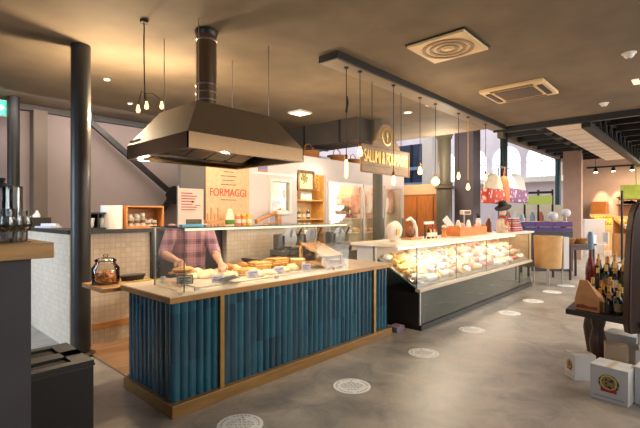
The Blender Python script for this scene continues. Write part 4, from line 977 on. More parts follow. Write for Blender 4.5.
# menu poster standing on the glass case
p = Vector((2.14, 3.66, GT))
x0_, x1_ = onY(178, 220, 3.6).x, onY(203.5, 220, 3.6).x; zt1 = onY(190, 188.5, 3.6).z
t = thing('menu_poster', 'peach menu poster with red print standing on the glass case', 'poster', ((x0_ + x1_) / 2, 3.6, GT))
MB().box(x0_, 3.6, GT + .01, x1_, 3.612, zt1).build('card', M('peach card', (240, 206, 182), .6, 0, .08, 10), t)
MB().box(x0_ - .004, 3.596, GT, x0_ + .008, 3.616, zt1 + .02).build('upright', offwhite, t)
MB().box(x0_ + .02, 3.56, GT, x1_ - .02, 3.66, GT + .012).build('foot', M('sky blue foot', (96, 172, 206), .5, 0, .05, 6), t)
b = MB(); w = x1_ - x0_
for k in range(7): b.box(x0_ + w * .12, 3.597, zt1 - .05 - .026 * k, x0_ + w * (.55 + .25 * ((k * 3) % 4) / 4), 3.6, zt1 - .042 - .026 * k)
b.build('red_print', redink, t)
MB().ball((x0_ + w * .56, 3.6, zt1 - .125), .012, (1.5, .3, .8), 8).box(x0_ + w * .66, 3.597, zt1 - .16, x0_ + w * .86, 3.6, zt1 - .155).build('mark', ink, t)
MB().box(x0_ + w * .3, 3.596, GT + .014, x0_ + w * .92, 3.6, GT + .06).build('photo_strip', M('photo strip', (96, 84, 62), .6, 0, .4, 60), t)
SH = 1.41
def sy(px): return onY(px, 220, 5.6).x
# caddy of utensils
x = sy(213); t = thing('wooden_caddy', 'wooden caddy with standing slats beside the menu poster', 'caddy', (x, 5.6, SH))
MB().box(x - .16, 5.52, SH, x + .16, 5.68, SH + .1, .006).build('tray_box', oak, t)
for k in range(4): MB().box(x - .1 + .06 * k, 5.59, SH + .1, x - .08 + .06 * k, 5.61, SH + .2 + .09 * (k % 2)).build('slat', oak, t)
x = sy(230); t = thing('cream_bottle', 'cream bottle with green base in front of the peach banner', 'bottle', (x, 5.6, SH))
MB().lathe((x, 5.6, SH), [(0, 0), (.065, 0), (.075, .06), (.06, .18), (.04, .24), (.03, .27), (0, .275)], 18).build('body', M('cream glaze', (222, 210, 180), .4, 0, .06, 6), t, 50)
MB().lathe((x, 5.6, SH + .02), [(.072, 0), (.078, .04), (.074, .08)], 18, close=False).build('band', green, t, 50)
for k, (px, c_, lb) in enumerate(((237.5, (214, 120, 100), 'squat pink jar on the half wall shelf beside the cream bottle'), (243, (226, 140, 40), 'squat orange jar on the half wall shelf between pink and yellow jars'), (248.5, (228, 180, 50), 'squat yellow jar on the half wall shelf closest to the dark board edge'))):
    x = sy(px); t = thing('goods_jar', lb, 'jar', (x, 5.6, SH), 'squat jars before the peach banner')
    MB().lathe((x, 5.6, SH), [(0, 0), (.05, 0), (.052, .02), (.052, .14), (.04, .16)], 16).build('body', M('jar content %d' % k, c_, .3, 0, .3, 30), t, 50); MB().lathe((x, 5.6, SH + .16), [(.046, 0), (.046, .03), (0, .03)], 16).build('lid', gold, t, 50)
    MB().lathe((x, 5.6, SH + .045), [(.0535, 0), (.0535, .06)], 16, close=False).build('label', offwhite, t, 50)
# wooden arm sculpture: peel on a stand (orange, angled)
xA, xB = sy(257), sy(285)
t = thing('wooden_peel', 'long wooden peel lying tilted on a stand, white cloth on its blade', 'peel', ((xA + xB) / 2, 5.6, SH))
MB().tube([(xA, 5.6, SH + .08), (xA + .3, 5.6, SH + .17), (xB - .1, 5.6, SH + .27)], [.03, .025, .03], 10).build('shaft', M('reddish beech', (206, 130, 78), .5, 0, .2, 8), t, 50)
MB().box(xB - .22, 5.54, SH + .17, xB + .02, 5.68, SH + .26, .02).build('white_cloth', paper, t)
MB().box(xA - .02, 5.56, SH, xA + .04, 5.64, SH + .1).box(xB - .2, 5.56, SH, xB - .12, 5.64, SH + .18).build('support', oak, t)
cr2 = M('red orange tray', (206, 110, 60), .5, 0, .15, 9)
tag(MB().box(sy(262), 5.5, SH, sy(286), 5.53, SH + .035, .004).build('low_tray', cr2, origin=(sy(274), 5.5, SH)), 'low red orange tray along the half wall below the wooden peel', 'tray')
# paper roll, cup box, crate on half wall near end
p = onY(112.5, 227, 5.6); t = thing('paper_roll', 'fat white kitchen paper roll standing on the half wall', 'paper roll', (p.x, 5.62, SH))
MB().lathe((p.x, 5.62, SH), [(.035, .3), (.13, .3), (.13, 0), (.035, 0)], 30).build('roll', paper, t, 40); MB().lathe((p.x, 5.62, SH), [(.034, 0), (.034, .302), (.03, .302), (.03, 0)], 16, close=False).build('core', kraft, t, 40)
p = onY(97, 222, 5.62)
t = thing('cup_rack', 'black rack with two white cups beside the paper roll', 'rack', (p.x, 5.62, SH))
MB().box(p.x - .16, 5.54, SH, p.x + .13, 5.74, SH + .02).box(p.x - .16, 5.54, SH + .19, p.x + .13, 5.74, SH + .21).box(p.x - .16, 5.72, SH + .02, p.x + .13, 5.74, SH + .19).box(p.x - .16, 5.54, SH + .02, p.x - .14, 5.72, SH + .19).box(p.x - .02, 5.54, SH + .02, p.x - .005, 5.72, SH + .19).box(p.x + .115, 5.54, SH + .02, p.x + .13, 5.72, SH + .19).build('frame', black, t)
cp = thing('white_cup', 'x', 'cup'); MB().lathe((0, 0, 0), [(0, 0), (.03, 0), (.042, .03), (.05, .12), (.046, .12), (.036, .02), (0, .01)], 18).build('bowl', white, cp, 50)
MB().tube([(.045, 0, .1), (.075, 0, .09), (.075, 0, .05), (.042, 0, .035)], .007, 6).build('handle', white, cp, 50)
cp = Rep(cp)
for k in range(2): cp.put((p.x - .08 + .135 * k, 5.61, SH + .02), R(90), f'white cup in the black rack, {["farther from", "beside"][k]} the paper roll', 'white cups in the black rack', (1, 1, 1))
xa_, xb_ = onY(123, 215, 5.6).x, onY(160.5, 215, 5.6).x; ct = .3
t = thing('wooden_crate', 'open honey wooden crate holding small jars on the half wall', 'crate', ((xa_ + xb_) / 2, 5.62, SH))
for nm_, bxs in (('bottom_board', (xa_, 5.5, SH, xb_, 5.76, SH + .03)), ('top_board', (xa_, 5.5, SH + ct - .02, xb_, 5.76, SH + ct)), ('end_board', (xa_, 5.5, SH + .03, xa_ + .02, 5.76, SH + ct - .02)), ('end_board', (xb_ - .02, 5.5, SH + .03, xb_, 5.76, SH + ct - .02)), ('back_board', (xa_ + .02, 5.74, SH + .03, xb_ - .02, 5.76, SH + ct - .02))):
    MB().box(*bxs).build(nm_, M('honey crate', (196, 132, 66), .5, 0, .2, 7, stretch=(.7, 5, 5)), t)
sj = thing('spice_jar', 'x', 'jar'); MB().lathe((0, 0, 0), [(0, 0), (.036, 0), (.036, .085), (.025, .1)], 14).build('body', M('spice glass', (196, 184, 160), .2, 0, .2, 12), sj, 50); MB().lathe((0, 0, .098), [(.03, 0), (.03, .03), (0, .032)], 14).build('lid', paper, sj, 50); MB().lathe((0, 0, .03), [(.037, 0), (.037, .03)], 14, close=False).build('label', M('spice label', (110, 84, 60), .6, 0, .1, 9), sj, 50)
sj = Rep(sj)
for k in range(9): sj.put((xa_ + .09 + k * (xb_ - xa_ - .18) / 8, 5.6 + .02 * (k % 2), SH + .03), 0, f'small capped spice jar in the honey crate, {ORD[k]} from the paper roll', 'spice jars in the honey crate', (1, 1, [1.2, .9, 1.25, 1.1, 1.35, .7, .6, .75, .6][k]))
p = onX(36, 222, 1.76)
t = thing('tissue_box', 'black box with white tissue on the half wall corner', 'tissue box', (1.76, p.y, SH))
MB().box(1.64, p.y - .3, SH, 1.88, p.y + .22, SH + .14, .004).build('body', satin, t)
MB().lathe((1.76, p.y - .02, SH + .14), [(.05, 0), (.045, .03), (.03, .06), (.012, .09), (0, .1)], 9, 1, 1.6).jitter(.008, 3).build('tissue', paper, t, 60)
tag(MB().obox((1.76, p.y - .62, SH), .16, .32, .02, .4, 0, 0, .002).obox((1.78, p.y - .62, SH + .02), .1, .2, .035, .9, 0, .1).build('folded_napkins', M('bluish paper', (206, 206, 216), .8, 0, .05, 10), origin=(1.76, p.y - .62, SH)), 'small loose pile of pale napkins next to the tissue box', 'napkins')

# ------------------------------------------------------------------ FOREGROUND BAR, GLASSES, BIN
t = thing('bar_counter', 'thick oak bar top on a dark panelled base', 'counter', (0, 2.9, 0))
MB().box(-1.6, 2.5, 1.372, .68, 3.1, 1.452, .006).build('oak_top', M('bar oak', (196, 150, 96), .45, 0, .2, 7, stretch=(.5, 6, 6)), t)
MB().box(-1.5, 2.56, 0, .59, 2.755, 1.372).build('base_panel', M('bar base grey', (72, 68, 72), .5, 0, .1, 4), t)
BZ = 1.452
def vase(px, Y, r, h, label, neck=1.0, lid=False, fluted=False, name='glass_vase'):
    x = onY(px, 240, Y).x
    t = thing(name, label, 'glass', (x, Y, BZ), 'glassware on the oak bar')
    MB().lathe((x, Y, BZ), [(0, .002), (r * .85, 0), (r, .012), (r, h * .62), (r * neck, h * .8), (r * neck * 1.04, h), (r * neck * .98, h), (r * neck * .94, h * .8), (r * .94, h * .62), (r * .93, .02), (0, .016)], 22, close=False).build('bowl', glass_vase, t, 50)
    if fluted:
        b = MB()
        for k in range(12): b.tube([(x + r * 1.0 * math.cos(k * PI / 6), Y + r * 1.0 * math.sin(k * PI / 6), BZ + .02), (x + r * 1.0 * math.cos(k * PI / 6), Y + r * 1.0 * math.sin(k * PI / 6), BZ + h * .6)], .004, 5)
        b.build('flutes', glass_vase, t, 50)
    MB().lathe((x, Y, BZ + h), [(r * neck * .98, -.006), (r * neck * 1.07, 0), (r * neck * .98, .006)], 22, close=False).build('rim', glass_vase, t, 50)
    if lid: MB().lathe((x, Y, BZ + h + .006), [(r * neck, 0), (r * neck, .015), (.012, .03), (.018, .055), (0, .06)], 20).build('lid', black, t, 50)
vase(3, 2.72, .055, .17, 'tall clear glass at the outer edge of the oak bar', 1.0)
vase(12.5, 2.86, .05, .3, 'tall fluted glass cylinder vase on the oak bar', .95, False, True)
vase(21.5, 2.72, .028, .16, 'narrow clear glass beside the little stemmed goblets', 1.0)
vase(2, 2.94, .055, .29, 'tall fluted glass cylinder behind the clear glass on the oak bar', .95, True, True)
def goblet(px, Y, label, s_=1.0):
    x = onY(px, 240, Y).x
    t = thing('goblet', label, 'glass', (x, Y, BZ), 'stemmed goblets on the oak bar')
    MB().lathe((x, Y, BZ), [(0, 0), (.03 * s_, 0), (.03 * s_, .004), (.006, .01), (.006, .05 * s_)], 18, close=False).build('stem', glass_vase, t, 50)
    MB().lathe((x, Y, BZ + .05 * s_), [(.004, 0), (.03 * s_, .015), (.04 * s_, .045), (.034 * s_, .085 * s_), (.032 * s_, .085 * s_), (.037 * s_, .045), (.0, .006)], 18, close=False).build('bowl', glass_vase, t, 50)
goblet(15, 2.64, 'round stemmed goblet on the oak bar in front of the fluted vase')
goblet(24, 2.66, 'round stemmed goblet on the oak bar closest to the end of the slab')
goblet(6.5, 2.6, 'round stemmed goblet on the oak bar by the tall clear glass')

t = thing('waste_bin', 'low black waste sorting station with two slots in the lid', 'bin', (.62, 3.02, 0))
MB().box(.3, 2.77, 0, .965, 3.28, .67, .006).build('body', M('bin black', (26, 23, 22), .42, 0, .1, 4), t)
ld = MB().box(.3, 2.77, .685, .965, 2.83, .705).box(.3, 2.96, .685, .965, 3.07, .705).box(.3, 3.22, .685, .965, 3.28, .705).box(.3, 2.83, .685, .4, 3.22, .705).box(.86, 2.83, .685, .965, 3.22, .705).box(.295, 2.765, .672, .97, 3.285, .687)
ld.build('lid', M('bin lid', (46, 43, 42), .4, 0, .1, 4), t)
for y0 in (2.83, 3.07): MB().box(.4, y0, .687, .86, y0 + (.13 if y0 < 3 else .15), .689).build('slot', M('slot black', (8, 8, 8), .7, 0, .1, 4), t)
MB().box(.55, 2.835, .689, .72, 2.87, .693).build('handle', dsteel, t)

# ------------------------------------------------------------------ FLOOR STICKERS
st = thing('floor_sticker', 'x', 'floor sticker')
MB().lathe((0, 0, .001), [(0, .002), (.172, .002), (.175, 0)], 40).build('disc', M('sticker white', (244, 242, 240), .5, 0, .03, 6), st)
b = MB()
for k in range(30):
    if k % 6 == 5: continue
    a = k * 2 * PI / 30; b.add(MB().box(-.009, -.006, 0, .009, .006, .0006), Matrix.Translation((.142 * math.cos(a), .142 * math.sin(a), .0031)) @ Matrix.Rotation(a + PI / 2, 4, 'Z'))
for (y0, w) in ((.075, .07), (.05, .16), (.025, .2), (0, .21), (-.025, .2), (-.05, .16), (-.085, .1)):
    x = -w / 2
    while x < w / 2 - .01:
        q = .012 + .02 * random.random(); b.box(x, y0 - .006, .0031, min(x + q, w / 2), y0 + .006, .0037); x += q + .008
b.build('print', M('pale sticker ink', (176, 172, 170), .7, 0, .1, 20), st)
b = MB().box(-.006, .1, .0031, .006, .118, .0037); b.build('icon', ink, st)
st = Rep(st)
for k, x in enumerate((1.94, 3.08, 4.37, 5.69, 7.07, 8.34, 9.57, 10.6)):
    st.put((x, [2.6, 2.42, 2.385, 2.37, 2.335, 2.33, 2.31, 2.28][k], 0), R(-48), f'round white distancing sticker on the floor, {ORD[k]} in the line from the camera', 'round floor stickers')

# ------------------------------------------------------------------ RIGHT: boxes, cart, bottles
def carton(cx, cy, w, d, h, rz, label, emblem=True, z=0, open_=False):
    t = thing('carton', label, 'box', (cx, cy, z), 'white wine cartons on the floor')
    m = Matrix.Translation((cx, cy, z)) @ Matrix.Rotation(rz, 4, 'Z')
    cm = M('white carton', (206, 204, 204), .65, 0, .04, 6)
    cb_ = MB().box(-d / 2, -w / 2, 0, d / 2, w / 2, h, .004).xf(m).build('body', cm, t)
    MB().box(-d / 2 + .002, -w / 2 - .002, h, -.002, w / 2 + .002, h + .004).box(.002, -w / 2 - .002, h, d / 2 - .002, w / 2 + .002, h + .004).xf(m).build('flap', M('carton flap', (216, 214, 210), .65, 0, .04, 6), t)
    MB().box(-d / 2 - .001, -.02, h + .004, d / 2 + .001, .02, h + .0055).xf(m).build('tape', M('kraft tape', (206, 186, 160), .4, 0, .05, 8), t)
    if emblem:
        s_ = min(w, h) * .26; zc = h * .55; xf_ = -d / 2
        MB().lathe((xf_ - .003, 0, zc), [(0, 0), (s_, 0), (s_, .003)], 28, 1.05, 1, axis='X').xf(m).build('emblem', pattern_mat('old gold medal', (150, 130, 84), (60, 54, 40), 40), cb_)
        MB().box(xf_ - .006, -s_ * .8, zc - s_ * 1.05, xf_ - .003, s_ * .8, zc - s_ * .62).xf(m).build('red_banner', red, cb_)
        MB().lathe((xf_ - .006, 0, zc + s_ * .08), [(s_ * .72, 0), (s_ * .78, -.001), (s_ * .84, 0)], 28, axis='X', close=False).xf(m).build('medal_ring', gold, cb_)
        MB().box(xf_ - .002, -w * .4, h * .12, xf_, w * .4, h * .14).xf(m).build('print_line', greyink, cb_)
    return t
carton(4.41, .585, .28, .24, .29, R(-9), 'white carton with round medal and red banner in front of the cart leg')
carton(4.75, .9, .18, .2, .24, R(-50), 'white carton with gold medal standing alone beside the cart leg')
carton(4.52, .275, .3, .26, .31, R(-6), 'white carton at the edge of the photo beside the medal carton', False)
carton(5.36, .62, .3, .24, .36, R(-14), 'open carton with tan flap under the display cart', False)
carton(5.12, .36, .26, .26, .3, R(0), 'lower white carton stacked under the display cart', False)
carton(5.12, .36, .24, .24, .22, R(8), 'upper white carton stacked under the display cart', False, .306)
tag(MB().obox((4.88, .63, 0), .16, .18, .36, .2, 0, 0, .004).build('kraft_carton', M('dull tan carton', (168, 146, 122), .7, 0, .08, 6), origin=(4.88, .63, 0)), 'plain tan carton behind the medal carton', 'box')
# cart
cz = .62
t = thing('display_cart', 'dark wooden display cart with turned legs loaded with bottles', 'cart', (5.4, .7, 0))
tp = [at(566, 308.5, cz), at(597, 314.5, cz), at(624, 320, cz)]
MB().prism([(tp[0].x - .02, tp[0].y), (tp[2].x + .03, tp[2].y - .02), (4.72, .36), (5.0, .3), (5.9, .4), (5.9, 1.1)], cz - .05, cz, 'Z').build('bed', M('cart bed dark', (56, 48, 40), .45, 0, .2, 7), t)
for (x, y) in ((5.06, .8), (5.75, .98), (5.75, .5)):
    s_ = .055
    MB().lathe((x, y, 0), [(.04, 0), (.045, .03), (.055, .1), (.07, .2), (.08, .28), (.07, .36), (.05, .44), (.065, .5), (.07, cz - .05)], 16).build('leg', darkwood, t, 50)
MB().box(5.1, .8, cz - .12, 5.75, .84, cz - .05).box(5.72, .54, cz - .12, 5.76, .95, cz - .05).build('apron', darkwood, t)
MB().box(5.35, .46, cz, 5.88, 1.0, cz + .16).build('step', darkwood, t)
# tall curved end plank of the cart
od = 3.8
outl = [(630, 334), (628.5, 326), (629, 290), (630, 255), (631.5, 230), (634, 213), (638, 204), (645, 199), (653, 203), (658, 214), (655, 240), (653, 290), (652, 326), (650, 334)]
pl = MB(); A_ = [pl.bm.verts.new(dp(px, py, od)) for px, py in outl]; B_ = [pl.bm.verts.new(dp(px, py, od) + Vector((Fx, Fy, 0)) * .07) for px, py in outl]
pl.bm.faces.new(A_); pl.bm.faces.new(B_[::-1])
for k in range(len(outl)): pl.bm.faces.new([A_[k], B_[k], B_[(k + 1) % len(outl)], A_[(k + 1) % len(outl)]])
pl.build('curved_end_plank', M('runner wood', (50, 30, 25), .35, 0, .35, 5, stretch=(9, 9, .4)), t)
q = [dp(px + 1.6, py, od - .006) for px, py in outl[:8]]
MB().tube(q, .006, 6).build('edge_highlight', M('rosy edge highlight', (112, 78, 74), .35, .5, .15, 8), t, 50)  # pinkish highlight along the plank edge, built as a coloured tube

# bottles on the cart
wine = note(bottle_proto('wine_bottle', 'x', 'bottle', (dk, gold, offwhite), .36, .04)); wine = Rep(wine)
caps = [gold, M('tan capsule', (200, 150, 80), .4, .2, .1, 8), M('amber capsule', (214, 142, 50), .4, .2, .1, 8), gold]
labs = [offwhite, M('old label', (150, 120, 80), .6, 0, .1, 9), M('black label', (40, 34, 30), .6, 0, .1, 9)]
bods = [dk, M('brown bottle glass', (52, 28, 16), .12, 0, .1, 6), M('deep green glass', (22, 34, 20), .12, 0, .1, 6)]
i = 0
for r_, (xr, z, n, y0) in enumerate(((4.95, cz, 3, .54), (5.05, cz, 4, .53), (5.15, cz, 4, .54), (5.26, cz, 5, .55), (5.42, cz + .16, 5, .55), (5.54, cz + .16, 5, .55), (5.66, cz + .16, 5, .57), (5.79, cz + .16, 5, .58))):
    for k in range(n):
        y = y0 + k * .078 + (.02 if r_ % 2 else 0)
        wine.put((xr + .004 * k, y, z), k, f'dark bottle on the display cart, {ORD[r_]} row from the aisle, {ORD[k]} from the curved plank', 'dark bottles on the display cart', (.88, .88, [.86, 1, .92, 1.06][(i * 7) % 4] * [.62, .7, .8, .86, .76, .86, .92, 1][r_]), {'cap': caps[i % 4], 'label': labs[i % 3], 'body': bods[(i * 5) % 3]}); i += 1
# tan printed paper bag on the cart front
p = at(588.5, 311, cz)
t = thing('paper_bag', 'tan paper bag with brown prints at the corner of the display cart', 'bag', (p.x, p.y, cz))
m = Matrix.Translation(p + Vector((.05, 0, 0))) @ Matrix.Rotation(R(-18), 4, 'Z')
bm2 = MB(); qs = [[bm2.bm.verts.new((sx * dx_, sy, z)) for sx, sy in ((-1, y0), (1, y0), (1, y1), (-1, y1))] for dx_, y0, y1, z in ((.05, -.12, .115, 0), (.052, -.12, .12, .1), (.045, -.1, .11, .16), (.02, -.03, .1, .24), (.006, .02, .095, .3))]
for a_, b__ in zip(qs, qs[1:]):
    for k in range(4): bm2.bm.faces.new([a_[k], a_[(k + 1) % 4], b__[(k + 1) % 4], b__[k]])
bm2.bm.faces.new(qs[0]); bm2.bm.faces.new(qs[-1])
bg_ = bm2.xf(m).build('body', M('tan bag paper', (206, 146, 96), .7, 0, .12, 12), t)
MB().prism([(-.1, .02), (.1, .02), (.1, .05), (.04, .06), (-.02, .045), (-.1, .055)], -.0545, -.051, 'X').xf(m).build('print', M('brown print', (150, 70, 44), .7, 0, .5, 60), bg_)
# tall red bottle with blue wrapped neck
p = dp(592, 290, 4.75); 
t = thing('red_bottle', 'tall red brown bottle with pale blue wrapped neck on the cart', 'bottle', (5.52, .945, cz + .16))
MB().lathe((5.52, .945, cz + .16), [(0, 0), (.05, 0), (.05, .2), (.045, .26), (.018, .34), (.016, .46)], 18).build('body', M('red brown glass', (120, 38, 20), .2, 0, .1, 6), t, 50)
MB().lathe((5.52, .945, cz + .16 + .42), [(.022, 0), (.03, .02), (.03, .16), (.02, .2), (0, .2)], 14).build('wrapped_neck', M('pale blue wrap', (146, 170, 196), .6, 0, .15, 20), t, 50)

# ------------------------------------------------------------------ PERSON behind the counter
PL = Vector((2.52, 4.32, .02)); PR = R(-22)
Mi = (Matrix.Translation(PL) @ Matrix.Rotation(PR, 4, 'Z')).inverted()
def L(v): return Mi @ Vector(v)
hr = L(dp(184, 265, 3.98)); hl = L(dp(223, 268, 4.05))
def caps_(b, pts, rads, n=12):
    """tapered limb with round ends, densely sampled"""
    P = []; Q = []
    for i in range(len(pts) - 1):
        for k in range(6):
            u = k / 6; P.append(Vector(pts[i]).lerp(Vector(pts[i + 1]), u)); Q.append(rads[i] * (1 - u) + rads[i + 1] * u)
    P.append(Vector(pts[-1])); Q.append(rads[-1])
    b.tube(P, Q, n); b.ball(P[0], Q[0], n=n); b.ball(P[-1], Q[-1], n=n)
def loft(b, rings, n=24):
    vs = []
    for (cx, cy, z, rx, ry) in rings: vs.append([b.bm.verts.new((cx + rx * math.cos(2 * PI * k / n), cy + ry * math.sin(2 * PI * k / n), z)) for k in range(n)])
    for a, c in zip(vs, vs[1:]):
        for k in range(n): b.bm.faces.new([a[k], a[(k + 1) % n], c[(k + 1) % n], c[k]])
    b.bm.faces.new(vs[0]); b.bm.faces.new(vs[-1])
def meld(b, name, mat, parent, voxel, it=4):
    o = b.build('tmp', mat, smooth=180, origin=(0, 0, 0))
    r = o.modifiers.new('r', 'REMESH'); r.mode = 'VOXEL'; r.voxel_size = voxel; r.use_smooth_shade = True
    s_ = o.modifiers.new('s', 'SMOOTH'); s_.iterations = it; s_.factor = .5
    me = bpy.data.meshes.new_from_object(o.evaluated_get(bpy.context.evaluated_depsgraph_get()))
    bpy.data.objects.remove(o); me.name = name; me.materials.clear(); me.materials.append(mat)
    for p_ in me.polygons: p_.use_smooth = True
    q = bpy.data.objects.new(name, me); C.objects.link(q); q.parent = parent
    return q
per = thing('person', 'person in a pink plaid shirt serving pastries behind the glass case', 'person', PL); per.rotation_euler = (0, 0, PR)
shR = Vector((-.19, -.03, 1.40)); shL = Vector((.19, -.03, 1.40))
elR = Vector((-.29, -.16, 1.15)); elL = Vector((.25, -.2, 1.14))
wrR = elR.lerp(hr, .74); wrL = elL.lerp(hl, .74)
torso = [(0, 0, .88, .165, .12), (0, 0, 1.0, .155, .115), (0, -.01, 1.12, .16, .115), (0, -.02, 1.25, .18, .12), (0, -.03, 1.36, .19, .11), (0, -.03, 1.43, .13, .085), (0, -.04, 1.47, .065, .06)]
bd = MB(); loft(bd, torso)
hc = Vector((0, -.13, 1.62))
caps_(bd, [(0, -.04, 1.44), (0, -.09, 1.54)], [.058, .054])
bd.ball(hc + Vector((0, .01, .03)), .098, (.82, 1.0, 1.08), 20); bd.ball(hc + Vector((0, -.035, -.05)), .065, (.88, .9, 1.1), 16)
caps_(bd, [hc + Vector((0, -.085, .03)), hc + Vector((0, -.108, -.018))], [.011, .017], 8)
for s_ in (-1, 1):
    bd.ball(hc + Vector((s_ * .083, .01, 0)), .03, (.35, .7, 1.1), 10)
    bd.ball(hc + Vector((s_ * .034, -.078, .045)), .022, (1.2, .6, .5), 8)
bd.ball(hc + Vector((0, -.092, -.055)), .02, (1.4, .6, .45), 8)
for s_, S0, E0, W0, H0 in ((-1, shR, elR, wrR, hr), (1, shL, elL, wrL, hl)):
    caps_(bd, [S0, E0], [.058, .045]); caps_(bd, [E0, E0.lerp(W0, .35), W0], [.046, .044, .028])
    d = (H0 - W0).normalized(); side = d.cross(Vector((0, 0, 1))).normalized(); dn = side.cross(d).normalized()
    if dn.z > 0: dn = -dn
    pc = W0 + d * .055
    caps_(bd, [W0, W0 + d * .03, W0 + d * .085], [.029, .034, .036], 10)
    for k in range(4):
        o_ = side * (-.03 + .02 * k); base = W0 + d * .08 + o_; ln = [.062, .075, .078, .06][k]
        caps_(bd, [base, base + d * ln * .5 + dn * .008, base + d * ln * .8 + dn * .03, base + d * ln * .85 + dn * .05], [.0105, .0098, .009, .0082], 8)
    th = side * (s_ * -.03)
    caps_(bd, [W0 + d * .03 + th, W0 + d * .06 + th * 1.7 + dn * .015, W0 + d * .095 + th * 1.75 + dn * .03], [.014, .0125, .010], 8)
    caps_(bd, [(s_ * .09, 0, .9), (s_ * .1, -.01, .48), (s_ * .105, .02, .09)], [.085, .055, .038])
    caps_(bd, [(s_ * .105, .03, .045), (s_ * .11, -.13, .035)], [.04, .034])
meld(bd, 'body', skin, per, .0065, 3)
def plaid():
    m = M('pink plaid cloth', (196, 140, 140), .85, 0, .06, 10); n, l, b = nodes_of(m)
    tc = n.new('ShaderNodeTexCoord'); sp = n.new('ShaderNodeSeparateXYZ'); l.new(tc.outputs['Object'], sp.inputs[0])
    out = []
    for ax, fq in (('X', .075), ('Z', .075), ('X', .025), ('Z', .025)):
        a = n.new('ShaderNodeMath'); a.operation = 'PINGPONG'; a.inputs[1].default_value = fq; l.new(sp.outputs[ax], a.inputs[0])
        g = n.new('ShaderNodeMath'); g.operation = 'GREATER_THAN'; g.inputs[1].default_value = fq * (.6 if fq > .05 else .8); l.new(a.outputs[0], g.inputs[0]); out.append(g.outputs[0])
    s1 = n.new('ShaderNodeMath'); l.new(out[0], s1.inputs[0]); l.new(out[1], s1.inputs[1])
    s2 = n.new('ShaderNodeMath'); l.new(out[2], s2.inputs[0]); l.new(out[3], s2.inputs[1])
    s3 = n.new('ShaderNodeMath'); s3.operation = 'MULTIPLY_ADD'; s3.inputs[1].default_value = .35; l.new(s2.outputs[0], s3.inputs[0]); l.new(s1.outputs[0], s3.inputs[2])
    dv = n.new('ShaderNodeMath'); dv.operation = 'DIVIDE'; dv.inputs[1].default_value = 2.7; l.new(s3.outputs[0], dv.inputs[0])
    cr = n.new('ShaderNodeValToRGB'); cr.color_ramp.elements[0].color = S(172, 130, 138); cr.color_ramp.elements[1].color = S(66, 34, 48)
    l.new(dv.outputs[0], cr.inputs[0]); l.new(cr.outputs[0], b.inputs['Base Color']); return m
sb = MB(); loft(sb, [(cx, cy, z, rx + .016, ry + .016) for (cx, cy, z, rx, ry) in torso[:6]])
for S0, E0, W0 in ((shR, elR, wrR), (shL, elL, wrL)):
    caps_(sb, [S0, E0], [.075, .064]); sb.tube([E0, E0.lerp(W0, .12)], [.064, .06], 12)
meld(sb, 'shirt', plaid(), per, .009, 3)
MB().lathe((0, -.045, 1.45), [(.075, -.02), (.085, 0), (.07, .035)], 20, 1.05, 1, close=False).build('collar', plaid(), per, 50, origin=(0, 0, 0))
tb = MB()
loft(tb, [(0, 0, .8, .17, .13), (0, 0, .9, .178, .132), (0, 0, .98, .17, .13)])
for s_ in (-1, 1): caps_(tb, [(s_ * .09, 0, .86), (s_ * .1, -.01, .48), (s_ * .105, .015, .13)], [.105, .075, .066])
meld(tb, 'trousers', M('dark denim', (44, 42, 52), .85, 0, .1, 20), per, .01, 3)
for s_ in (-1, 1):
    MB().ball((s_ * .11, -.04, .045), .06, (.85, 2.1, .75), 14).build('shoe', black, per, 60, origin=(0, 0, 0))
hb = MB().ball(hc + Vector((0, .02, .05)), .107, (.86, 1.0, 1.02), 18)
for v in list(hb.bm.verts):
    if v.co.y < hc.y - .055 and v.co.z < hc.z + .09: v.co.y = hc.y - .045
hb.build('hair', M('brown hair', (58, 40, 28), .7, 0, .3, 40), per, 60, origin=(0, 0, 0))
for s_ in (-1, 1): MB().ball(hc + Vector((s_ * .034, -.083, .028)), .011, (1, .6, .8), 8).build('eye', white, per, 60, origin=(0, 0, 0))
# dish of pastry in the right hand, paper in the other
q = dp(183, 268, 3.9); hz_ = q.z - .012
t = thing('held_pastry', 'golden flat pastry on a small board held in the assistant\'s hand', 'pastry', q)
MB().lathe((q.x, q.y, hz_ - .03), [(0, 0), (.13, 0), (.135, .008), (0, .012)], 24, 1.05, .7).build('board', oak, t, 40)
MB().ball((q.x, q.y, hz_), .1, (1.1, .66, .26), 16).build('crust', bread, t, 50)
q = dp(230, 275, 3.92)
tag(MB().obox((q.x, q.y, q.z - .03), .14, .16, .006, .5, R(-16), R(18)).obox((q.x - .02, q.y - .02, q.z - .018), .1, .14, .006, .9, R(-26), R(8)).build('wax_paper', M('grey wax paper', (196, 196, 200), .5, 0, .08, 12), origin=q), 'grey wax paper sheets held over the flatbreads by the assistant', 'paper')

# ------------------------------------------------------------------ HALL BEYOND
# orange wood kiosk
a = onX(437, 200, 11.0); b_ = onX(405, 200, 11.0)
t = thing('wooden_kiosk', 'orange wood panelled kiosk behind the ham stand', 'kiosk', (11.2, (a.y + b_.y) / 2, 0))
ow = M('orange wood panel', (190, 112, 44), .45, 0, .18, 5, stretch=(4, 4, .6))
MB().box(11.0, a.y - .1, 0, 11.6, b_.y + .5, 2.16).build('body', ow, t)
MB().box(10.96, a.y - .14, 2.16, 11.64, b_.y + .54, 2.46).build('fascia', M('peach fascia', (214, 172, 130), .5, 0, .05, 5), t)
for k in range(3): MB().box(10.985, a.y + .1 + k * .52, .1, 11.0, a.y + .12 + k * .52, 2.1).build('joint', M('joint brown', (112, 62, 26), .5, 0, .1, 6), t)
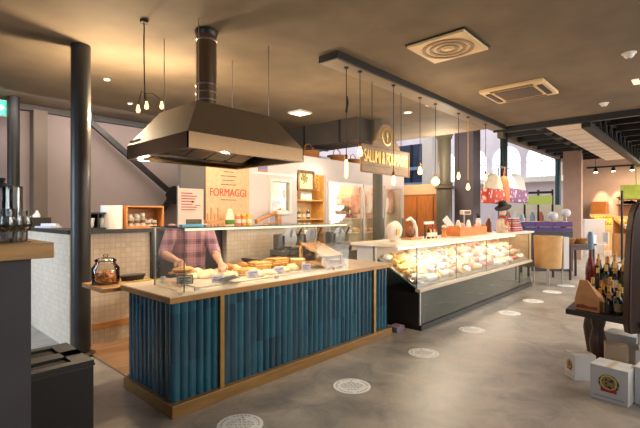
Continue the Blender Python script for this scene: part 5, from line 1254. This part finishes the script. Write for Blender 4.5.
# blue dark facade left of the white pillar
p1, p2 = onX(424, 160, 14.5), onX(400, 160, 14.5)
t = thing('blue_shutter', 'dark blue shuttered shop front beyond the plaster ceiling', 'shutter', (14.6, p1.y, 0))
MB().box(14.5, p1.y, 0, 14.7, p2.y + .4, 4.3).build('panel', M('dark blue paint', (40, 58, 84), .4, 0, .2, 4), t)
for z in (2.7, 3.3): MB().box(14.44, p1.y, z, 14.5, p2.y + .4, z + .12).build('rail', M('pale blue rail', (120, 150, 186), .4, 0, .1, 4), t)
MB().box(14.46, p1.y - .05, 0, 14.7, p1.y, 4.3).box(14.46, p1.y + .5, 0, 14.5, p1.y + .58, 4.3).build('frame', black, t)
# far white arcade facade
facm = M('pale facade plaster', (206, 196, 204), .7, 0, .06, 2)
struct(MB().box(25.0, -14, 0, 25.3, 8, 5.6).build('wall_far', M('warm far wall', (190, 158, 134), .7, 0, .08, 1.5)), 'warm far wall of the hall')
fw = struct(MB().box(20, 4.4, 0, 20.3, 13.8, 3.0).box(20, 4.4, 4.9, 20.3, 13.8, 7.4).build('wall_arcade', facm), 'pale rosy wall of the arcade')
struct(MB().box(19.7, 4.4, 3.0, 20.05, 13.8, 3.22).build('trim_5', white), 'white ledge of the arcade wall')
for k in range(6):
    y = 4.5 + k * 1.5
    b = MB(); N = 12
    pts = [(y + .12, 3.22), (y + 1.38, 3.22)] + [(y + .75 + .63 * math.cos(PI * j / N), 4.1 + .63 * math.sin(PI * j / N)) for j in range(N + 1)]
    w = struct(MB().prism(pts, 20.12, 20.16, 'X').build('window_%d' % (k + 1), glow('daylit arch pane', (232, 240, 250), 1.5)), 'bright arched upper window')
    MB().box(20.06, y + .73, 3.22, 20.14, y + .77, 4.7).box(20.06, y + .12, 3.9, 20.14, y + 1.38, 3.94).build('window_bar', white, w)
    sp_ = [(y, 3.22), (y + .12, 3.22), (y + .12, 4.1)] + [(y + .75 - .63 * math.cos(PI * j / N), 4.1 + .63 * math.sin(PI * j / N)) for j in range(N + 1)] + [(y + 1.38, 3.22), (y + 1.5, 3.22), (y + 1.5, 4.9), (y, 4.9)]
    struct(MB().prism(sp_, 20.0, 20.3, 'X').build('trim_%d' % (6 + k), facm), 'arched surround of an upper window')
struct(MB().box(9.45, 4.3, 7.2, 20.3, 13.8, 7.4).build('ceiling_hall', white), 'high white hall ceiling')
struct(MB().box(9.4, 13.5, 0, 20.3, 13.8, 7.4).build('wall_hall', facm), 'pale side wall of the hall')
struct(MB().box(9.42, 5.6, 3.7, 9.5, 13.8, 7.2).build('wall_upper', facm), 'upper wall over the plaster ceiling edge')
# dark open ceiling over the aisle
dkm = M('black ceiling steel', (15, 14, 14), .6, .1, .2, 4)
struct(MB().box(9.45, -6, 4.12, 20, 4.3, 4.22).build('ceiling_dark', dkm), 'black open ceiling')
struct(MB().box(9.45, -6, 3.38, 9.55, 3.25, 3.52).build('beam_edge', black), 'dark beam along the ceiling edge')
struct(MB().box(12.0, 4.12, 3.72, 20, 4.28, 3.92).build('beam_side', M('pale steel beam', (120, 106, 92), .6, 0, .1, 5)), 'pale beam beside the open ceiling')
for k in range(10):
    x = 10.2 + k * 1.0
    o = MB().box(x, -6, 3.74, x + .07, 4.1, 4.05).build('ceiling_joist', M('joist steel', (36, 33, 31), .5, .2, .15, 6), origin=(x, 0, 3.6)); tag(o, f'dark steel joist across the open ceiling, {ORD[k]} from the plaster edge', 'joist', 'dark ceiling joists')
pm = M('white acoustic panel', (226, 208, 188), .6, 0, .04, 5)
pn = MB().box(-.34, -.36, 0, .34, .36, .04, .004); pn = Rep(tag(pn.build('ceiling_panel', pm), 'x', 'ceiling panel'))
for k in range(11):
    pn.put((9.95 + k * .8, 2.3, 3.55), 0, f'white slat panel under the open ceiling, {ORD[k]} from the plaster edge', 'white ceiling panels')
# truss ducts on the aisle side
for k in range(2):
    y = [1.72, .7][k]
    t = thing('ceiling_truss', ['black lattice truss next to the white ceiling panels', 'black lattice truss farther from the white ceiling panels'][k], 'truss', (14, y, 3.4), 'black lattice trusses')
    MB().box(9.6, y - .08, 3.3, 19, y + .08, 3.4).build('lower_chord', dkm, t); MB().box(9.6, y - .05, 3.82, 19, y + .05, 3.9).build('upper_chord', dkm, t)
    for j in range(12): MB().tube([(9.7 + j * .78, y, 3.4), (10.09 + j * .78, y, 3.85), (10.48 + j * .78, y, 3.4)], .025, 6).build('lattice_bar', dkm, t)
t = thing('spiral_duct', 'round grey ventilation pipe above the white ceiling panels', 'duct', (13, 2.65, 3.75))
MB().lathe((9.7, 3.2, 3.92), [(.13, 0), (.13, 7.2)], 18, axis='X').build('pipe', M('zinc pipe', (40, 38, 37), .5, .3, .1, 6), t, 50)
for k in range(5): MB().lathe((10.2 + 1.4 * k, 3.2, 3.92), [(.131, 0), (.14, .01), (.14, .05), (.131, .06)], 18, axis='X', close=False).build('collar', dkm, t, 50)
# track with spot lamps at the far end
t = thing('lamp_track', 'dark lamp track with spot lamps at the far end of the aisle', 'track', (18.6, 0, 3.2))
sp0, sp1 = onX(596, 176, 18.6), onX(645, 168, 18.6)
MB().box(18.58, sp1.y - 1, 3.32, 18.62, sp0.y + .3, 3.38).build('rail', black, t)
for k in range(2): MB().box(18.59, sp0.y - k * 1.3, 3.38, 18.61, sp0.y - k * 1.3 + .02, 3.95).build('hanger', black, t)
for k in range(5):
    y = sp0.y - k * .55
    h_ = MB().lathe((18.55, y, 3.16), [(.07, 0), (.07, .1), (.03, .16)], 14).build('spot_head', black, t, 50); MB().lathe((18.55, y, 3.15), [(0, 0), (.062, 0), (.062, .02)], 14).build('lens', glow('spot lens', (255, 232, 196), 25), h_)
    light('spot_beam', 'SPOT', (24.2, y * 1.25 + .1, 3.7), 330, WARM2, .05, aim=(24.98, y * 1.25, 1.9), spot=R(34))
# lit shop at the far end: orange wood panels, shelves
for k, (px0_, px1_, z0, z1, mt, lb) in enumerate(((591, 606, 0, 2.2, ow, 'tall orange wood panel under the spot lamps'), (608, 630, 0, 1.5, M('tan wood unit', (206, 156, 98), .5, 0, .12, 6), 'low tan wood unit along the far wall'))):
    a, b_ = onX(px1_, 200, 24.3), onX(px0_, 200, 24.3)
    tag(MB().box(24.3, a.y, z0, 24.98, b_.y, z1, .01).build('wood_unit', mt, origin=(24.6, a.y, 0)), lb, 'unit')
a, b_ = onX(640, 200, 24.2), onX(616, 200, 24.2)
t = thing('display_shelf', 'dark shelf with small packages above the far wood unit', 'shelf', (24.3, a.y, 2.2))
for z in (2.0, 2.35): MB().box(24.3, a.y, z, 24.95, b_.y, z + .05).build('board', darkwood, t)
MB().box(24.93, a.y, 1.5, 24.98, b_.y, 2.6).build('back', M('shelf back', (170, 120, 84), .5, 0, .1, 5), t)
pk = Rep(tag(MB().box(-.1, -.12, 0, .1, .12, .24, .02).build('package', offwhite, smooth=40), 'x', 'package'))
for z in (2.05, 2.4):
    for k in range(7): pk.put((24.5, a.y + .2 + k * (b_.y - a.y - .4) / 6, z), 0, f'small package on the far dark shelf, {"lower" if z < 2.2 else "upper"} board, {ORD[k]} from its near end', 'packages on the far shelf', (1, 1, .7 + .3 * ((k * 3) % 4) / 3), {'package': [offwhite, meat, goldpaper, darkwood][k % 4]})
# produce stands
def stand(px0_, px1_, d, h, label, fruit, slats=True):
    c = at((px0_ + px1_) / 2, 214 + f * H / d, 0); w = (px1_ - px0_) / f * d
    t = thing('produce_stand', label, 'stand', (c.x, c.y, 0)); rz = TH - R(90)
    m = Matrix.Translation(c) @ Matrix.Rotation(rz, 4, 'Z')
    wd = M('stand wood', (214, 150, 84), .5, 0, .15, 6)
    MB().box(-w / 2, 0, 0, w / 2, 1.0, h * .62).xf(m).build('base', wd, t)
    b = MB()
    for k in range(int(w / .16)): b.box(-w / 2 + .02 + k * .16, -.02, .1, -w / 2 + .15 + k * .16, 0, h * .6)
    b.xf(m).build('slat_front', M('stand slat', (222, 160, 96), .5, 0, .12, 6), t)
    MB().quadpanel([(-w / 2, -.05, h * .64), (w / 2, -.05, h * .64), (w / 2, .9, h), (-w / 2, .9, h)], -.03).xf(m).build('sloping_top', wd, t)
    MB().box(-w / 2, -.06, h * .6, w / 2, -.03, h * .72).xf(m).build('lip', wd, t)
    MB().box(-w / 2, .9, .08, w / 2, .95, h + .1).xf(m).build('back_board', wd, t)
    fp = Rep(tag(MB().ball((0, 0, .06), .07, n=10).build('fruit', fruit[0], smooth=60), 'x', 'fruit'))
    n = int(w / .15)
    for r_ in range(5):
        for k in range(n):
            v = m @ Vector((-w / 2 + .09 + k * (w - .18) / max(1, n - 1), .04 + r_ * .17, h * .64 + (.09 + r_ * .17) / .95 * h * .36 - .025))
            fp.put(v, 0, f'{fruit[1]}, {ORD[r_]} row up, {ORD[k]} across', fruit[1], None, {'fruit': fruit[2][(k // 3 + r_) % len(fruit[2])]})
    return t
orange_ = M('orange fruit', (234, 140, 30), .5, 0, .1, 9); lem = M('lemon', (236, 206, 70), .5, 0, .1, 9); tom = M('tomato', (196, 60, 36), .4, 0, .1, 9)
stand(603, 627, 18.5, 1.5, 'slatted wooden produce stand with yellow fruit across the aisle', (lem, 'fruit on the slatted produce stand', [lem, orange_, kraft, lem]))
stand(631, 672, 15.2, 1.4, 'wooden produce stand cut by the edge of the photo', (orange_, 'fruit on the stand at the photo edge', [orange_, lem, offwhite]))
# green hanging foliage / green board at the edge
p = onX(636, 198, 20.5); tag(MB().box(20.5, p.y - .7, 2.2, 20.6, p.y + .5, 2.75).box(20.53, p.y - .02, 2.7, 20.57, p.y + .02, 3.95).build('green_board', M('lime green board', (176, 190, 70), .5, 0, .15, 5), origin=(20.5, p.y, 2.2)), 'lime green board hanging over the far produce stand', 'board')
# thin black post in aisle
p = at(622, 263, 0); t = thing('barrier_post', 'thin dark post standing before the produce stands', 'post', (p.x, p.y, 0))
MB().cyl((p.x, p.y, .02), .035, 2.3, 12).build('pole', black, t, 40); MB().cyl((p.x, p.y, 0), .16, .02, 20).build('base_plate', black, t, 40); MB().lathe((p.x, p.y, 2.32), [(.035, 0), (.05, .02), (0, .06)], 12).build('finial', black, t, 50)
# white high chairs / bistro chairs
chm = M('white metal chair', (208, 208, 212), .4, 0, .05, 6)
ch = thing('bistro_chair', 'x', 'chair')
MB().box(-.2, -.2, .45, .2, .2, .48, .006).build('seat', chm, ch); MB().box(-.2, .18, .55, .2, .21, .92, .01).build('backrest', chm, ch)
for sx_ in (-.18, .18):
    for sy_ in (-.18, .18): MB().tube([(sx_ * 1.1, sy_ * 1.1, 0), (sx_, sy_, .45)], .012, 8).build('leg', chm, ch)
    MB().tube([(sx_, .19, .46), (sx_, .2, .6)], .012, 8).build('back_post', chm, ch)
ch = Rep(ch)
tb_ = thing('white_bar_table', 'tall white cabinet of stacked trays behind the white chairs', 'cabinet', tuple(at(590, 214 + f * H / 17.2, 0)))
p = at(590, 214 + f * H / 17.2, 0)
MB().obox((p.x, p.y, 0), .9, .5, 1.35, R(-40), 0, 0, .01).build('body', M('white lacquer', (222, 220, 220), .3, 0, .04, 5), tb_); MB().obox((p.x, p.y, 1.35), .96, .56, .04, R(-40)).build('top', white, tb_)
p = at(591, 214 + f * H / 15.6, 0)
for k, (px_, d_, lb) in enumerate(((586, 13.7, 'white metal chair beside the wide beige pillar'), (600, 15.6, 'white metal chair close to the slatted produce stand'))):
    p = at(px_, 214 + f * H / d_, 0); ch.put((p.x, p.y, 0), R(150 + 60 * k), lb, 'white bistro chairs')
# wooden display table (558-590)
p = at(573, 278, 0)
t = thing('display_table', 'dark wooden table of baskets beside the kraft display bin', 'table', (p.x, p.y, 0)); m = Matrix.Translation(p) @ Matrix.Rotation(R(-30), 4, 'Z')
MB().box(-.42, -.3, .82, .42, .3, .87, .005).xf(m).build('tabletop', darkwood, t); MB().box(-.38, -.27, .72, .38, .27, .82).xf(m).build('apron', darkwood, t)
for sx_ in (-.37, .37):
    for sy_ in (-.25, .25): MB().tube([m @ Vector((sx_, sy_, 0)), m @ Vector((sx_, sy_, .75))], .03, 8).build('leg', darkwood, t)
wb_ = MB().lathe((0, 0, 0), [(0, 0), (.15, 0), (.2, .12), (.18, .12), (.14, .02), (0, .02)], 20); wb_ = Rep(tag(wb_.build('bread_basket', wick, smooth=40), 'x', 'basket'))
for k in range(2): wb_.put(m @ Vector((-.2 + .4 * k, 0, .872)), 0, f'shallow wicker basket on the dark table, {["closer to", "farther from"][k]} the kraft bin', 'shallow baskets on the dark table')
cp2 = Rep(tag(MB().ball((0, 0, .05), .06, (1.3, .9, .8), 12).build('pastry_roll', bread, smooth=60), 'x', 'bread'))
for k in range(8): cp2.put(m @ Vector((-.26 + .4 * (k // 4) + .07 * (k % 2) * 1.6, -.06 + .12 * ((k % 4) // 2), .89)), k, f'bread roll in the basket {["closer to", "farther from"][k // 4]} the kraft bin, {ORD[k % 4]} clockwise', 'bread rolls in baskets', None, {'pastry_roll': [bread, flour, paper, rind][k % 4]})
# kraft display bin on legs
p = at(548, 284, 0)
t = thing('display_bin', 'tall kraft coloured display bin on thin legs past the deli case', 'bin', (p.x, p.y, 0)); m = Matrix.Translation(p) @ Matrix.Rotation(R(-28), 4, 'Z')
MB().lathe((0, 0, .38), [(0, 0), (.27, 0), (.3, .72), (.28, .72), (.25, .03), (0, .03)], 24).xf(m).build('body', kraft, t, 40)
MB().box(.2, -.24, .36, .36, .24, 1.08).xf(m).build('side_panel', M('pale grey panel', (200, 196, 196), .5, 0, .05, 5), t)
for sx_ in (-.2, .2):
    for sy_ in (-.2, .2): MB().tube([m @ Vector((sx_, sy_, 0)), m @ Vector((sx_, sy_, .39))], .014, 8).build('leg', steel, t)
fr_ = Rep(tag(MB().ball((0, 0, .05), .055, n=10).build('citrus', orange_, smooth=60), 'x', 'fruit'))
# purple crates on a low stand
p = at(540, 214 + f * H / 12.0, 0); m = Matrix.Translation(p) @ Matrix.Rotation(R(-47), 4, 'Z')
tag(MB().box(-.8, -.28, 0, .78, .28, 1.12, .01).xf(m).build('crate_plinth', M('dark grey plinth', (60, 60, 66), .5, 0, .1, 5), origin=p), 'dark plinth carrying the purple fruit crates', 'plinth')
pc = thing('fruit_crate', 'x', 'crate')
MB().box(-.26, -.24, 0, .26, .24, .02).build('bottom', purple, pc)
for (x0_, y0_, x1_, y1_) in ((-.26, -.24, .26, -.22), (-.26, .22, .26, .24), (-.26, -.22, -.24, .22), (.24, -.22, .26, .22)): MB().box(x0_, y0_, .02, x1_, y1_, .09).box(x0_, y0_, .12, x1_, y1_, .26).build('side_wall', purple, pc)
pc = Rep(pc)
grp = M('dark grapes', (70, 40, 60), .4, 0, .3, 14); cry = M('cream onion', (226, 196, 160), .5, 0, .1, 8)
for k in range(3):
    q = m @ Vector((-.53 + .53 * k, 0, 1.12)); pc.put(q, R(-47), f'purple plastic crate of fruit, {ORD[k]} from the printed bags', 'purple fruit crates')
    for j in range(9):
        v = m @ Vector((-.53 + .53 * k - .15 + .15 * (j % 3), -.15 + .15 * (j // 3), 1.26)); fr_.put(v, 0, f'round fruit in the {ORD[k]} purple crate, {["front", "middle", "rear"][j // 3]} row, {ORD[j % 3]} across', 'fruit in the purple crates', (1.3, 1.3, 1.3), {'citrus': [grp, cry, orange_][(k + j) % 3]})
q = m @ Vector((.69, -.08, 1.12))
tag(MB().obox(q, .13, .28, .16, R(-47), 0, 0, .005).build('yellow_box', M('yellow card', (226, 186, 48), .5, 0, .1, 6), origin=q), 'small yellow box at the end of the purple crates', 'box')
# white shop front under the rosy wall with green lit board
a, b_ = onX(552, 205, 17.0), onX(524, 205, 17.0)
t = thing('green_sign_shelf', 'shop counter with lime lit header between black posts', 'shop stand', (17.1, a.y, 0))
MB().box(17, a.y, 1.95, 17.15, b_.y, 2.28).build('lit_header', glow('lime lit header', (170, 186, 92), .2), t)
for y in (a.y, (a.y + b_.y) / 2, b_.y): MB().box(17.05, y - .03, 0, 17.1, y + .03, 2.5).build('post', black, t)
MB().box(17, a.y, 2.36, 17.2, b_.y + 1.2, 2.44).build('dark_rail', black, t)
MB().box(17.2, a.y - .2, 0, 17.9, b_.y + 1.0, 1.3).build('counter', white, t)
MB().box(17.9, a.y - .4, 1.3, 18.0, b_.y + 1.0, 1.95).build('back_panel', M('cream panel', (226, 214, 196), .5, 0, .05, 5), t)
jug = Rep(tag(MB().lathe((0, 0, 0), [(0, 0), (.09, 0), (.1, .2), (.06, .3), (.05, .38), (0, .39)], 16).build('shop_jug', M('white jug', (214, 220, 226), .3, 0, .06, 6), smooth=50), 'x', 'jug'))
for k in range(6): jug.put((17.5, a.y + .2 + k * .3, 1.301), 0, f'pale jug on the white counter under the lime header, {ORD[k]} from the teal column', 'pale jugs on the far counter', None, {'shop_jug': [M('white jug', (0, 0, 0)), meat, M('pale blue plastic', (0, 0, 0)), cry][k % 4]})
# white lamp spheres / translucent white basins near pillar
for k, (px_, py_, d_) in enumerate(((566, 213, 14.2), (553, 216, 13.6))):
    q = dp(px_, py_, d_); t = thing('white_balloon_lamp', ['round white globe lamp on a pole before the wide beige pillar', 'round white globe lamp on a pole beside the teal column'][k], 'lamp', (q.x, q.y, 0), 'white globe lamps')
    MB().ball(q, .15, (1, 1, .95), 18).build('globe', M('milky globe', (206, 200, 202), .3, 0, .03, 5), t, 60); MB().cyl((q.x, q.y, .02), .02, q.z - .14, 10).build('pole', steel, t); MB().cyl((q.x, q.y, 0), .16, .02, 20).build('base_plate', steel, t)

# ------------------------------------------------------------------ LIGHTS
sc = bpy.context.scene
w = bpy.data.worlds.new('World'); sc.world = w; w.use_nodes = True
w.node_tree.nodes['Background'].inputs[0].default_value = (.75, .85, 1, 1); w.node_tree.nodes['Background'].inputs[1].default_value = .06
wl = light('window_daylight', 'AREA', (-2.6, 6.9, 1.9), 44, (.58, .78, 1), 1.4, 1.8, aim=(1.65, 6.5, .8)); wl.data.spread = R(70)
light('entrance_daylight', 'AREA', (-4.5, 1.5, 2.0), 60, (.7, .84, 1), 2.5, 2.2, aim=(1, 2.5, .8))
light('street_daylight', 'AREA', (3.2, -6.5, 2.2), 60, (1, .95, .88), 8, 2.4, aim=(4, 3, .4))
light('aisle_fill', 'AREA', (6.5, -2.6, 3.2), 330, (1, .94, .86), 6, 3, aim=(6.0, .6, 0))  # added fill out of frame, brightens the aisle floor and counter front
light('skylight', 'AREA', (15, 9.0, 7.0), 620, DAY, 9, 8, rot=(0, 0, 0))
light('aisle_daylight', 'AREA', (16, -1.5, 3.3), 700, (1, .95, .88), 10, 6, rot=(0, 0, 0))
light('far_door_daylight', 'AREA', (19, -8, 2.5), 600, (1, .96, .9), 8, 3, aim=(14, 2, 0))
light('far_shop_fill', 'AREA', (22.5, -1, 3.9), 700, WARM2, 3, 8, rot=(0, 0, 0))  # added overhead fill that warms the far wall, no fixture of its own
light('case_lamp', 'AREA', (2.9, 3.26, 1.45), 10, WARM2, 2.0, .05, aim=(2.9, 3.55, .9))
light('counter_spot', 'SPOT', (2.6, 3.75, 2.25), 55, WARM2, .05, aim=(2.4, 3.7, .9), spot=R(120))
light('rack_spot', 'SPOT', (3.6, 2.3, 3.4), 80, WARM2, .05, aim=(3.3, 3.5, 1.0), spot=R(50))
light('deli_strip', 'AREA', (7.6, 3.18, 1.08), 32, WARM2, 4.8, .06, aim=(7.6, 3.1, .6))
light('deli_spot', 'SPOT', (6.2, 3.1, 3.35), 150, WARM2, .05, aim=(6.4, 3.7, 1.0), spot=R(56))
light('deli_spot', 'SPOT', (8.6, 3.1, 3.35), 150, WARM2, .05, aim=(8.8, 3.7, 1.0), spot=R(56))
light('deli_spot', 'SPOT', (10.6, 3.2, 3.35), 130, WARM2, .05, aim=(10.8, 3.6, 1.1), spot=R(76))
light('cold_lamp', 'AREA', (8.0, KY + .4, 2.6), 40, WARM2, 2.4, .5, rot=(0, 0, 0))
light('cold_lamp', 'AREA', (8.2, KY + .14, 1.4), 7, WARM2, 2.2, 1.2, aim=(8.0, 9, 1.4))
light('niche_lamp', 'POINT', (6.1, KY - .3, 2.3), 12, WARM2, .06)
light('white_wall_spot', 'SPOT', (4.6, 4.2, 3.4), 60, WARM2, .06, aim=(4.8, 5.8, 1.9), spot=R(80))
light('back_wall_wash', 'AREA', (1.5, 7.7, 3.42), 55, (1, .88, .84), 7, .15, aim=(1.5, 8.75, 1.7))  # added unseen strip, turned from the camera, lifts the back wall
light('banner_fill', 'SPOT', (3.6, 4.75, 3.3), 60, WARM2, .05, aim=(3.7, 5.8, 2.0), spot=R(60))  # added fill to brighten the peach banner, no fixture there
light('poster_fill', 'SPOT', (2.3, 1.6, 3.3), 190, WARM2, .05, aim=(2.1, 3.6, 1.6), spot=R(17))  # added narrow fill that lifts the menu poster out of shadow
light('kiosk_fill', 'POINT', (10.1, 6.1, 2.9), 45, WARM2, .1)  # added bare point that brightens the kiosk
light('window_lamp', 'POINT', (xk(280), KY + .22, wz1 + .1), 1.6, WARM2, .05)
light('hood_fill', 'POINT', (2.6, 3.75, 2.16), 9, WARM2, .04)  # added bare point below the rim, brightens the filters
light('hall_fill', 'POINT', (9.3, 4.6, 3.0), 70, WARM2, .15)  # added bare point for the kiosk, ornate column and pillar
light('hood_glow', 'POINT', (2.0, 5.2, 2.75), 120, WARM, .05)  # unseen points added behind the hood, carrying the bulbs' glow to the ceiling
light('hood_glow', 'POINT', (2.75, 4.95, 2.95), 45, WARM, .08)
light('shelf_glow', 'POINT', (2.3, 5.0, 2.1), 9, WARM2, .06)
light('ceiling_wash', 'POINT', (4.4, 4.3, 2.5), 45, WARM, .1)  # bare points added in mid-air to brighten the ceiling
light('ceiling_wash', 'POINT', (6.0, 3.0, 2.5), 22, WARM, .1)
for p in PB: light('bulb_light', 'POINT', (p.x, p.y - .09, p.z), 1.6, WARM, .03)

# ------------------------------------------------------------------ CAMERA
cam = bpy.data.cameras.new('Camera'); cam.sensor_width = 36; cam.lens = 36 * f / 640; cam.clip_start = .05
co = bpy.data.objects.new('Camera', cam); C.objects.link(co); co.location = (0, 0, H)
co.rotation_euler = (R(90), 0, TH - R(90))
sc.camera = co
sc.view_settings.view_transform = 'Standard'; sc.view_settings.look = 'None'; sc.view_settings.gamma = 1; sc.view_settings.exposure = 0.15
sc.view_settings.use_curve_mapping = False
